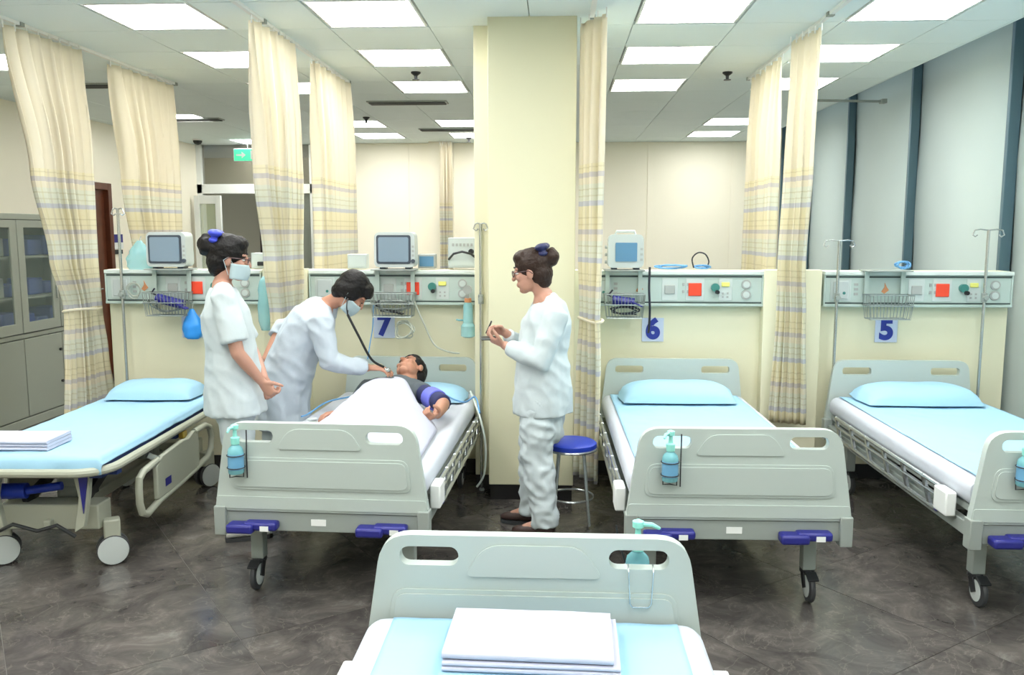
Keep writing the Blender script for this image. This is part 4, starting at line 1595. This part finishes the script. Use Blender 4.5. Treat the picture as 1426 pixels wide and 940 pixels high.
def body(J, side, B, hands, hs=1.0, torso=True):
    """one closed figure: torso, neck, head, limbs, hands, feet"""
    mb = MB()
    side = V(side)
    mb.limb([J['pelvis'], J['waist'], J['chest'], J['neck']], [(.145, .10), (.115, .088), (.145, .098), (.055, .055)], side, n=18)
    mb.limb([J['sl'], J['neck'], J['sr']], [.05, .052, .05], (0, 0, 1))
    hb = V(J['head']) + B @ (V((-.02, 0, -.06)) * hs)
    mb.limb([J['neck'], mid(J['neck'], hb), hb], [.052 * hs, .047 * hs, .048 * hs], side)
    head_shape(mb, J['head'], B, hs)
    for q in 'lr':
        mb.limb([J['s' + q], mid(J['s' + q], J['e' + q]), J['e' + q]], [.049, .043, .037], side)
        mb.limb([J['e' + q], mid(J['e' + q], J['w' + q], .35), J['w' + q]], [.037, .037, .025], side)
        mb.limb([J['h' + q], mid(J['h' + q], J['k' + q]), J['k' + q]], [.082, .07, .052], side)
        mb.limb([J['k' + q], mid(J['k' + q], J['a' + q], .3), J['a' + q]], [.052, .053, .036], side)
        mb.limb([J['a' + q], J['t' + q]], [.036, .028], side)
        hand(mb, J['w' + q], *hands[q])
    return mb


def shoe(root, a, toe, m, sole=None):
    a, toe = V(a), V(toe)
    d = V((toe.x - a.x, toe.y - a.y, 0)).normalized()
    l = V((-d.y, d.x, 0))
    g = min(a.z, toe.z) * 0
    heel = V((a.x, a.y, 0)) - d * .05
    mb = MB()
    rings = []
    for x, wd, h in ((-.0, .030, .055), (.02, .037, .075), (.07, .038, .085), (.12, .040, .065), (.18, .044, .05), (.225, .036, .04), (.245, .018, .028)):
        c = heel + d * x
        rings.append([c + l * (wd * math.cos(t)) + V((0, 0, .016 + max(0, h * .5 + h * .5 * math.sin(t)))) for t in [2 * PI * k / 14 for k in range(14)]])
    mb.loft(rings)
    s = obj('shoe', mb, MT[m], root, world=True, smooth=60)
    mb = MB()
    pts = [(-.006, 0), (0, .034), (.06, .042), (.17, .048), (.23, .038), (.25, 0), (.23, -.038), (.17, -.048), (.06, -.042), (0, -.034)]
    base = [heel + d * x + l * y - root.location for x, y in pts]
    mb.loft([[p + V((0, 0, .0015)) for p in base], [p + V((0, 0, .02)) for p in base]])
    obj('sole', mb, MT[sole or 'rubber'], s)


def glasses(root, c, B, m='lens', s=1.0):
    c = V(c)
    mb = MB()

    def W(x, y, z):
        return c + B @ (V((x, y, z)) * s)
    for q in (-1, 1):
        mb.tube([W(.101, q * .033 + .024 * math.cos(2 * PI * k / 20), .008 + .018 * math.sin(2 * PI * k / 20)) for k in range(20)], .0026 * s, 6, closed=True)
        mb.tube([W(.100, q * .056, .013), W(.06, q * .082, .014), (W(.0, q * .088, .012)), W(-.02, q * .086, -.008)], .0026 * s, 6)
    mb.tube([W(.101, -.010, .012), W(.105, 0, .015), W(.101, .010, .012)], .0026 * s, 6)
    obj('glasses', mb, MT[m], root, world=True)


def face_mask(root, c, B, s=1.0):
    c = V(c)
    mb = MB()
    rings = []
    for i in range(9):
        v = i / 8
        z = -.018 - .085 * v
        ring_o, ring_i = [], []
        for j in range(13):
            a = (j / 12 - .5) * PI * 1.05
            bul = 1 + .12 * math.sin(PI * v)
            ring_o.append(c + B @ (V(((.022 + .083 * bul * math.cos(a)) * 1.0, .076 * math.sin(a) * (1 - .18 * v), z)) * s))
        rings.append(ring_o)
    mb.loft(rings, (False, False), closed=False)
    o = obj('face_mask', mb, MT['mask'], root, world=True)
    sd = o.modifiers.new('thick', 'SOLIDIFY')
    sd.thickness = .004
    mb = MB()
    for q in (-1, 1):
        mb.tube([c + B @ (V(p) * s) for p in ((.03, q * .075, -.022), (.0, q * .085, .015), (-.024, q * .088, -.005), (.01, q * .078, -.085))], .0018, 5)
    obj('ear_loop', mb, MT['mask'], o, world=False)
    for v in o.children[0].data.vertices:
        v.co -= root.location


def hair_bun(root, c, B, m, bowm, s=1.0, bun=(-.105, 0, .075), br=.05):
    c = V(c)
    mb = MB()

    def E(p, r):
        mb.ell(c + B @ (V(p) * s), r[0] * s, r[1] * s, r[2] * s, B)
    E((-.020, 0, .042), (.102, .086, .090))
    E((-.050, 0, -.015), (.066, .080, .068))
    E((.030, .0, .085), (.055, .066, .042))
    E((-.055, 0, -.06), (.045, .055, .04))
    E(bun, (br, br * 1.05, br * .95))
    for k in range(7):
        a = 2 * PI * k / 7
        mb.ell(c + B @ (V((bun[0] - .012, bun[1] + br * .6 * math.cos(a), bun[2] + br * .6 * math.sin(a))) * s), br * .5 * s, br * .45 * s, br * .45 * s, B)
    fobj('hair', mb, MT[m], root, .006, 4, .0035, 30, (1, 1, 1))
    mb = MB()
    b0 = V(bun)
    for q in (-1, 1):
        for k, (dy, dz, r) in enumerate(((.044, .018, .036), (.040, -.018, .028), (.018, .006, .026))):
            mb.ell(c + B @ ((b0 + V((.030, q * dy, br * .85 + dz))) * s), r * 1.0 * s, r * 1.15 * s, r * .55 * s, B)
    mb.ell(c + B @ ((b0 + V((.03, 0, br * .95))) * s), .020 * s)
    fobj('hair_bow', mb, MT[bowm], root, .005, 2, .002, 40, (1, 1, 1))


def garment(root, name, mb, m, voxel=.011, it=3, wr=.007, freq=7, stretch=(1, 1, .45)):
    return fobj(name, mb, MT[m], root, voxel, it, wr, freq, stretch)


# ---- left nurse, seen from behind her right shoulder, hands folded
def nurse_left():
    Y = 4.62
    f = V((math.cos(R(22)), math.sin(R(22)), 0))
    left = V((-f.y, f.x, 0))
    hc = at(320, 361, Y)
    root = thing('person', 'nurse in white tunic with black bun and blue bow, back to the gurney, hands folded', 'person', (hc.x - .02, Y, 0))
    ctr = V((hc.x, Y, 0))
    J = dict(pelvis=ctr + f * -.01 + V((0, 0, .90)), waist=ctr + f * -.005 + V((0, 0, 1.08)), chest=ctr - f * .035 + V((0, 0, 1.27)), neck=ctr - f * .045 + V((0, 0, 1.425)), head=hc)
    J['sr'] = ctr - f * .045 - left * .165 + V((0, 0, 1.37))
    J['sl'] = ctr - f * .045 + left * .165 + V((0, 0, 1.37))
    J['er'] = at(331, 492, Y - .20)
    J['wr'] = at(364, 531, Y - .10)
    J['el'] = at(352, 490, Y + .25)
    J['wl'] = at(368, 528, Y + .03)
    for q, s in (('l', 1), ('r', -1)):
        J['h' + q] = ctr + left * (s * .085) + V((0, 0, .88))
        J['k' + q] = ctr + left * (s * .085) + f * .01 + V((0, 0, .48))
        J['a' + q] = ctr + left * (s * .085) - f * .03 + V((0, 0, .09))
        J['t' + q] = ctr + left * (s * .085) + f * .09 + V((0, 0, .045))
    B = basis(f + V((0, 0, -.16)) + left * -.12)
    hd = dict(r=((.55, .15, -.85), (.3, .9, .2), 1, (.95, 1., 1., 1.), .95, .9), l=((.45, -.35, -.8), (-.5, .6, .2), -1, (.95, .95, .95, .95), .95, .9))
    b = body(J, left, B, hd, .98)
    fobj('body', b, MT['skin'], root, .0055, 2)
    mb = MB()
    z = lambda v: ctr + V((0, 0, v))
    mb.limb([z(.715), z(.80), z(.92) - f * .005, z(1.08) - f * .01, J['chest'], ctr - f * .045 + V((0, 0, 1.37)), J['neck'] + V((0, 0, -.01))],
            [(.205, .172), (.20, .166), (.188, .155), (.165, .138), (.178, .132), (.15, .09), (.072, .066)], left, 24, (False, False))
    for q in 'lr':
        e_ = mid(J['s' + q], J['e' + q], .80)
        mb.limb([mid(J['neck'], J['s' + q], .6), J['s' + q], mid(J['s' + q], J['e' + q], .45), e_], [.062, .073, .074, .076], left, 16, (True, False))
    garment(root, 'tunic', mb, 'uniform')
    mb = MB()
    for k in range(15):
        pass
    pts = []
    for k in range(20):
        a = 2 * PI * k / 20
        pts.append(J['neck'] + f * (.066 * math.cos(a)) + left * (.07 * math.sin(a)) + V((0, 0, .0 - .03 * math.cos(a))))
    mb = MB()
    mb.limb([z(.88), z(.74)], [(.165, .125), (.16, .125)], left, 18)
    for q in 'lr':
        mb.limb([J['h' + q] + V((0, 0, -.08)), J['k' + q], J['a' + q] + V((0, 0, .0))], [.10, .083, .075], left, 16, (True, False))
    garment(root, 'trousers', mb, 'uniform', wr=.009)
    for q in 'lr':
        shoe(root, J['a' + q], J['t' + q], 'shoe')
    eyes(root, hc, B, .98)
    glasses(root, hc, B)
    face_mask(root, hc, B, .98)
    hair_bun(root, hc, B, 'hair', 'bow', 1.07, (-.112, 0, .056), .056)
    return root


# ---- doctor bending over the patient
def doctor():
    Y = 5.12
    f = V((.985, .17, 0)).normalized()
    left = V((-f.y, f.x, 0))
    hp = at(402, 524, Y)
    hc = at(489, 407, Y - .04)
    root = thing('person', 'doctor in long white coat bending over the patient with stethoscope', 'person', (hp.x, Y, 0))
    nk = at(455, 425, Y)
    J = dict(pelvis=hp, waist=mid(hp, nk, .38) + V((-.02, 0, .035)), chest=mid(hp, nk, .74) + V((-.015, 0, .03)), neck=nk, head=hc)
    tdir = (nk - hp).normalized()
    sb = mid(hp, nk, .86)
    J['sr'] = sb - left * .165 + V((.01, 0, -.015))
    J['sl'] = sb + left * .165 + V((0, 0, .0))
    J['er'] = at(458, 503, Y - .16)
    J['wr'] = at(512, 512, Y - .02)
    J['el'] = at(392, 458, Y + .27)
    J['wl'] = at(370, 500, Y + .14)
    for q, s in (('l', 1), ('r', -1)):
        J['h' + q] = hp + left * (s * .085) + V((-.03, 0, -.02))
        g = V((hp.x - .13, Y, 0)) + left * (s * .10)
        J['k' + q] = V((hp.x - .09, Y, .47)) + left * (s * .095)
        J['a' + q] = g + V((0, 0, .09))
        J['t' + q] = g + f * .12 + V((0, 0, .045))
    B = basis(f * .62 + V((0, .16, -.76)), (.55, 0, 1))
    hd = dict(r=((.97, .06, -.06), (.1, .1, -1), 1, (.3, .35, .4, .45), 1.0, .5), l=((-.1, -.1, -1), (.2, 1, 0), -1, (.6, .6, .6, .6), 1.0, .4))
    fobj('body', body(J, left, B, hd, 1.0), MT['skin2'], root, .0055, 2)
    mb = MB()
    low = V((hp.x - .05, Y, .52))
    mb.limb([low, mid(low, hp, .55) + V((-.02, 0, 0)), hp + V((-.01, 0, 0)), J['waist'], J['chest'], mid(J['chest'], nk, .62), nk - tdir * .012],
            [(.215, .175), (.205, .165), (.19, .158), (.17, .150), (.185, .140), (.155, .105), (.075, .07)], left, 24, (False, False))
    mb.limb([mid(J['neck'], J['sr'], .5), J['sr'], mid(J['sr'], J['er']), J['er'], mid(J['er'], J['wr'], .55), mid(J['er'], J['wr'], .92)], [.06, .076, .074, .068, .060, .052], left, 16, (True, False))
    mb.limb([mid(J['neck'], J['sl'], .5), J['sl'], mid(J['sl'], J['el']), J['el'], mid(J['el'], J['wl'], .28)], [.06, .076, .074, .068, .064], left, 16, (True, False))
    garment(root, 'coat', mb, 'coat', wr=.010, freq=7)
    cp = []
    for k in range(18):
        a = 2 * PI * k / 18
        cp.append(nk + f * (.062 * math.cos(a)) + left * (.068 * math.sin(a)) + V((0, 0, .01 - .055 * math.cos(a))))
    obj('collar', MB().limb([nk - tdir * .045, nk + tdir * .0, nk + tdir * .022], [(.092, .088), (.078, .074), (.071, .067)], left, 20, (False, False)), MT['coat'], root, .004, world=True)
    mb = MB().limb([hp + V((-.03, 0, -.03)), V((hp.x - .05, Y, .72))], [(.15, .11), (.15, .11)], left, 18)
    for q in 'lr':
        mb.limb([J['h' + q], J['k' + q], J['a' + q]], [.088, .075, .068], left, 16, (True, False))
    garment(root, 'trousers', mb, 'uniform', wr=.008)
    for q in 'lr':
        shoe(root, J['a' + q], J['t' + q], 'dshoe')
    lowered_lids(root, hc, B)
    face_mask(root, hc, B)
    mb = MB()
    for p, r in (((-.020, 0, .045), (.102, .087, .092)), ((-.048, 0, -.01), (.066, .082, .064)), ((.036, 0, .088), (.058, .070, .038)), ((-.012, .068, .012), (.062, .026, .058)), ((-.012, -.068, .012), (.062, .026, .058)), ((.066, .0, .070), (.040, .066, .036)), ((-.055, 0, -.045), (.05, .062, .05))):
        mb.ell(hc + B @ V(p), r[0], r[1], r[2], B)
    fobj('hair', mb, MT['hair'], root, .006, 3, .004, 28, (1, 1, 1))
    return root, J, hc, B


# ---- right nurse writing in a notebook
def nurse_right():
    Y = 4.76
    f = V((-.97, .22, 0)).normalized()
    left = V((-f.y, f.x, 0))          # toward the camera
    hc = at(740, 379, Y)
    cx = at(757, 470, Y).x
    ctr = V((cx, Y, 0))
    root = thing('person', 'nurse in white uniform with glasses and brown bun, writing notes by the pillar', 'person', (cx, Y, 0))
    J = dict(pelvis=ctr + V((0, 0, .88)), waist=ctr + V((.0, 0, 1.04)), chest=ctr - f * .02 + V((0, 0, 1.22)), neck=at(757, 412, Y), head=hc)
    J['sl'] = at(774, 440, Y - .15)
    J['sr'] = at(752, 440, Y + .17)
    J['el'] = at(752, 503, Y - .20)
    J['wl'] = at(703, 481, Y - .10)
    J['er'] = at(738, 492, Y + .22)
    J['wr'] = at(703, 463, Y + .06)
    gl, gr = at(760, 745, Y - .11), at(742, 735, Y + .12)
    for q, s, g in (('l', 1, gl), ('r', -1, gr)):
        J['h' + q] = ctr + left * (s * .085) + V((0, 0, .86))
        a = V((g.x, g.y, .09))
        J['a' + q] = a
        J['k' + q] = mid(J['h' + q], a, .5) + f * .035
        J['t' + q] = a + f * .12 + V((0, 0, -.045))
    B = basis(f + V((0, 0, -.20)) + left * .10)
    hd = dict(l=((-.85, .1, .35), (.3, .5, .9), -1, (.75, .8, .85, .9), .92, .7), r=((-.75, -.25, .25), (.2, -.6, -.7), 1, (.8, .9, 1.0, 1.0), .92, .8))
    fobj('body', body(J, left, B, hd, .97), MT['skin'], root, .0055, 2)
    mb = MB()
    z = lambda v: ctr + V((0, 0, v))
    mb.limb([z(.70), z(.80), z(.90), z(1.05), J['chest'], mid(J['chest'], J['neck'], .66) + V((.015, 0, 0)), J['neck'] + V((0, 0, -.012))],
            [(.185, .170), (.182, .166), (.176, .160), (.158, .142), (.172, .140), (.145, .098), (.072, .066)], left, 24, (False, False))
    for q in 'lr':
        mb.limb([mid(J['neck'], J['s' + q], .5), J['s' + q], mid(J['s' + q], J['e' + q]), J['e' + q], mid(J['e' + q], J['w' + q], .5), mid(J['e' + q], J['w' + q], .90)], [.058, .073, .070, .066, .056, .046], left, 16, (True, False))
    garment(root, 'tunic', mb, 'uniform', wr=.008)
    pts = []
    for k in range(20):
        a = 2 * PI * k / 20
        pts.append(J['neck'] + f * (.062 * math.cos(a)) + left * (.068 * math.sin(a)) + V((0, 0, .005 - .035 * math.cos(a))))
    mb = MB()
    mb.limb([z(.84), z(.70), z(.62)], [(.145, .115), (.158, .132), (.15, .122)], left, 18)
    for q in 'lr':
        mb.limb([J['h' + q] + V((0, 0, -.06)), mid(J['h' + q], J['k' + q], .6), J['k' + q], mid(J['k' + q], J['a' + q], .6), J['a' + q] + V((0, 0, -.02))], [.088, .104, .092, .084, .080], left, 16, (True, False))
    garment(root, 'trousers', mb, 'uniform', wr=.012, freq=9, stretch=(1, 1, .9))
    for q in 'lr':
        shoe(root, J['a' + q], J['t' + q], 'dshoe')
    eyes(root, hc, B, .97)
    glasses(root, hc, B, 'lens', .97)
    hair_bun(root, hc, B, 'bhair', 'dbow', 1.04, (-.114, 0, .060), .050)
    # notebook and pen are things of their own
    p = J['wl'] + V((-.085, .035, .035))
    t = thing('notebook', 'small dark notebook held by the right nurse', 'notebook', p, R(10))
    o = obj('cover', MB().box(-.05, .05, -.045, .045, -.006, .0), MT['darksteel'], t, .001)
    obj('pages', MB().box(-.048, .048, -.043, .043, 0, .004), MT['device'], t)
    obj('cover', MB().box(-.05, .05, -.045, .045, .004, .007), MT['darksteel'], t, .001)
    q0 = J['wr'] + V((-.075, -.02, .035))
    pn = thing('pen', 'pen in the writing hand of the right nurse', 'pen', q0)
    obj('barrel', MB().limb([(0, 0, .03), (-.03, -.015, -.035)], [.0045, .003], n=8), MT['black'], pn)
    obj('clip', MB().tube([(.004, .003, .028), (-.008, -.003, .0)], .0015, 5), MT['chrome'], pn)
    return root


# ---- patient lying in bed seven
def patient():
    hc = at(572, 517, 5.42)
    root = thing('person', 'patient in dark shirt lying in bed seven under a white blanket', 'person', (-1.0, 4.6, .62))
    axis = V((.035, 1, 0)).normalized()
    side = V((1, -.035, 0))                  # patient's left is at the right of the photo
    c = V((-1.02, 5.12, .735))
    J = dict(neck=V((hc.x - .02, 5.30, .762)), chest=V((-1.02, 5.08, .720)), waist=V((-1.04, 4.83, .705)), pelvis=V((-1.05, 4.62, .70)), head=hc)
    J['sl'] = V((-.845, 5.17, .735))
    J['sr'] = V((-1.175, 5.18, .745))
    J['el'] = at(617, 562, 4.88)
    J['wl'] = at(609, 577, 4.70)
    J['er'] = V((-1.185, 4.98, .690))
    J['wr'] = V((-1.245, 4.81, .676))
    for q, s in (('l', 1), ('r', -1)):
        J['h' + q] = V((-1.05 + s * .085, 4.58, .70))
        J['k' + q] = V((-1.07 + s * .09, 4.18, .70))
        J['a' + q] = V((-1.08 + s * .08, 3.90, .69))
        J['t' + q] = V((-1.08 + s * .09, 3.86, .75))
    B = basis((-.42, -.25, .86), (.1, .95, .25))
    hd = dict(l=((-.35, -.9, -.05), (-.5, .1, .8), -1, (1.1, 1.15, 1.2, 1.2), 1.0, 1.0), r=((-.85, -.52, .0), (.1, -.1, -1), -1, (.5, .5, .5, .5), .95, .4))
    mb = MB()
    mb.limb([J['pelvis'], J['waist'], J['chest'], J['neck']], [(.15, .085), (.135, .085), (.155, .09), (.055, .05)], side, n=18)
    mb.limb([J['sl'], J['neck'] + V((0, -.03, -.01)), J['sr']], [.05, .055, .05], (0, 0, 1))
    hb = hc + B @ V((-.02, 0, -.06))
    mb.limb([J['neck'], hb], [.052, .049], side)
    head_shape(mb, hc, B, 1.0)
    for q in 'lr':
        mb.limb([J['s' + q], mid(J['s' + q], J['e' + q]), J['e' + q]], [.05, .045, .039], side)
        mb.limb([J['e' + q], mid(J['e' + q], J['w' + q], .35), J['w' + q]], [.039, .040, .027], side)
        mb.limb([J['h' + q], J['k' + q]], [.075, .052], side)
        mb.limb([J['k' + q], J['a' + q]], [.052, .036], side)
        mb.limb([J['a' + q], J['t' + q]], [.036, .028], side)
        hand(mb, J['w' + q], *hd[q])
    fobj('body', mb, MT['skin2'], root, .0055, 2)
    mb = MB()
    mb.limb([J['pelvis'], J['waist'], J['chest'], mid(J['chest'], J['neck'], .62), mid(J['chest'], J['neck'], .93)], [(.165, .092), (.155, .095), (.178, .102), (.145, .085), (.075, .066)], side, 20, (False, False))
    mb.limb([mid(J['neck'], J['sl'], .5), J['sl'], mid(J['sl'], J['el'], .25)], [.06, .066, .064], side, 14, (True, False))
    mb.limb([mid(J['neck'], J['sr'], .5), J['sr'], mid(J['sr'], J['er'], .9)], [.06, .066, .058], side, 14, (True, False))
    garment(root, 'shirt', mb, 'shirt', wr=.005, freq=9, stretch=(1, .6, 1))
    mb = MB().limb([J['sl'] + V((0, .0, 0)), mid(J['sl'], J['el'], .5), mid(J['sl'], J['el'], 1.02)], [.058, .058, .055], side, 16, (False, False))
    garment(root, 'sleeve', mb, 'nshirt', wr=.004, freq=12)
    mb = MB().limb([mid(J['sl'], J['el'], .48), mid(J['sl'], J['el'], .62), mid(J['sl'], J['el'], .78)], [.066, .067, .065], side, 18, (False, False))
    obj('arm_cuff', mb, MT['cuff'], root, .004, world=True)
    mb = MB()
    for p, r in (((-.022, 0, .045), (.100, .087, .088)), ((-.05, 0, -.01), (.066, .082, .064)), ((.02, 0, .088), (.06, .070, .036)), ((.0, .072, .035), (.05, .020, .04)), ((.0, -.072, .035), (.05, .020, .04))):
        mb.ell(hc + B @ V(p), r[0], r[1], r[2], B)
    fobj('hair', mb, MT['hair'], root, .006, 3, .003, 28, (1, 1, 1))
    lowered_lids(root, hc, B)
    # pulse clip on the resting hand
    d = V((-.85, -.52, .0)).normalized()
    pc = J['wr'] + d * .15 + V((0, 0, -.03))
    t = thing('pulse_clip', 'white finger clip sensor on the patient hand at the left bed edge', 'sensor', pc, R(-135))
    obj('clip_top', MB().limb([(0, 0, .008), (.045, 0, .010)], [(.013, .008), (.012, .008)], (0, 1, 0), 12), MT['device'], t)
    obj('clip_bottom', MB().limb([(0, 0, -.008), (.045, 0, -.010)], [(.013, .008), (.012, .008)], (0, 1, 0), 12), MT['greysock'], t)
    return root, J


nurse_left()
doc, DJ, dhc, DB = doctor()
nurse_right()
pat, PJ = patient()

# blanket over the patient
def blanket():
    t = thing('blanket', 'white blanket spread over the patient in bed seven', 'blanket', (-1.06, 4.4, .62))
    nx, ny = 70, 90
    vs, fs = [], []
    for j in range(ny + 1):
        v = j / ny
        y = 5.17 - v * 1.33
        if v < .12:
            hh = .190 + .015 * math.sin(v / .12 * PI / 2)
        else:
            hh = .205 - .045 * min(1, (v - .12) / .5) + (.03 * max(0, (v - .86) / .14))
        hl = .50 * min(1, .36 + 1.7 * v) if v < .4 else .50
        wl = -1.01 - (.225 + .015 * min(1, v * 3.2) + .10 * max(0, v - .38))
        wr_ = -1.01 + (.205 + .155 * min(1, v * 2.2))
        for i in range(nx + 1):
            u = i / nx * 2 - 1
            x = (-1.01 - .02 * v)
            x = x + (x - wl) * u if u < 0 else x + (wr_ - x) * u
            s = 1 - abs(u) ** (2.7 if u > 0 else 3.6)
            s *= 1 - max(0, (v - .88) / .12) ** 2
            fold = .008 * noise.noise(V((x * 9, y * 5, 0))) + .006 * noise.noise(V((x * 16 + y * 6, y * 7, 4)))
            arch = -.055 * abs(u) ** 2 * max(0, 1 - v * 6)
            z = .016 + hh * max(0, s) + fold * (.3 + s)
            yy = y + (-.16 * u * u * max(0, 1 - v * 3.2) if u < 0 else -.30 * u ** 2.2 * max(0, 1 - v * 3.0))
            vs.append((x + 1.06, yy - 4.4, z))
    for j in range(ny):
        for i in range(nx):
            q = j * (nx + 1) + i
            fs.append((q, q + 1, q + nx + 2, q + nx + 1))
    o = obj('cloth', MB().add(vs, fs), MT['linen'], t)
    sd = o.modifiers.new('thick', 'SOLIDIFY')
    sd.thickness = .006
    return t


blanket()

# stethoscope between the doctor's ears and the patient's chest
pA = dhc + DB @ V((.0, -.085, -.03))
pB = dhc + DB @ V((.0, .085, -.03))
yk = at(484, 438, 4.99)
end = DJ['wr'] + V((.10, .0, .005))
t = thing('stethoscope', 'black stethoscope running from the doctor ears to the patient chest', 'stethoscope', yk)
o = yk


def crv(P, n=8):
    P = [V(p) for p in P]
    out = []
    for i in range(len(P) - 1):
        p0, p1, p2, p3 = P[max(i - 1, 0)], P[i], P[i + 1], P[min(i + 2, len(P) - 1)]
        for k in range(n):
            s = k / n
            out.append(.5 * ((2 * p1) + (p2 - p0) * s + (2 * p0 - 5 * p1 + 4 * p2 - p3) * s * s + (3 * p1 - p0 - 3 * p2 + p3) * s ** 3))
    return out + [P[-1]]


mt_ = at(499, 467, 5.0)
lo_ = at(517, 500, 5.05)
obj('tubing', MB().tube([p - o for p in crv([yk, mt_, lo_, end])], .0075, 8), MT['black'], t)
obj('ear_tube', MB().tube([p - o for p in crv([yk, yk.lerp(pA, .5) + V((0, -.02, 0)), pA])], .004, 7), MT['darksteel'], t)
obj('ear_tube', MB().tube([p - o for p in crv([yk, yk.lerp(pB, .5) + V((0, .02, 0)), pB])], .004, 7), MT['darksteel'], t)
obj('chest_piece', MB().lathe([(.008, .016), (.02, .012), (.024, .0), (.024, -.006), (.01, -.008)], end - o + V((.02, 0, -.02)), 18), MT['chrome'], t)
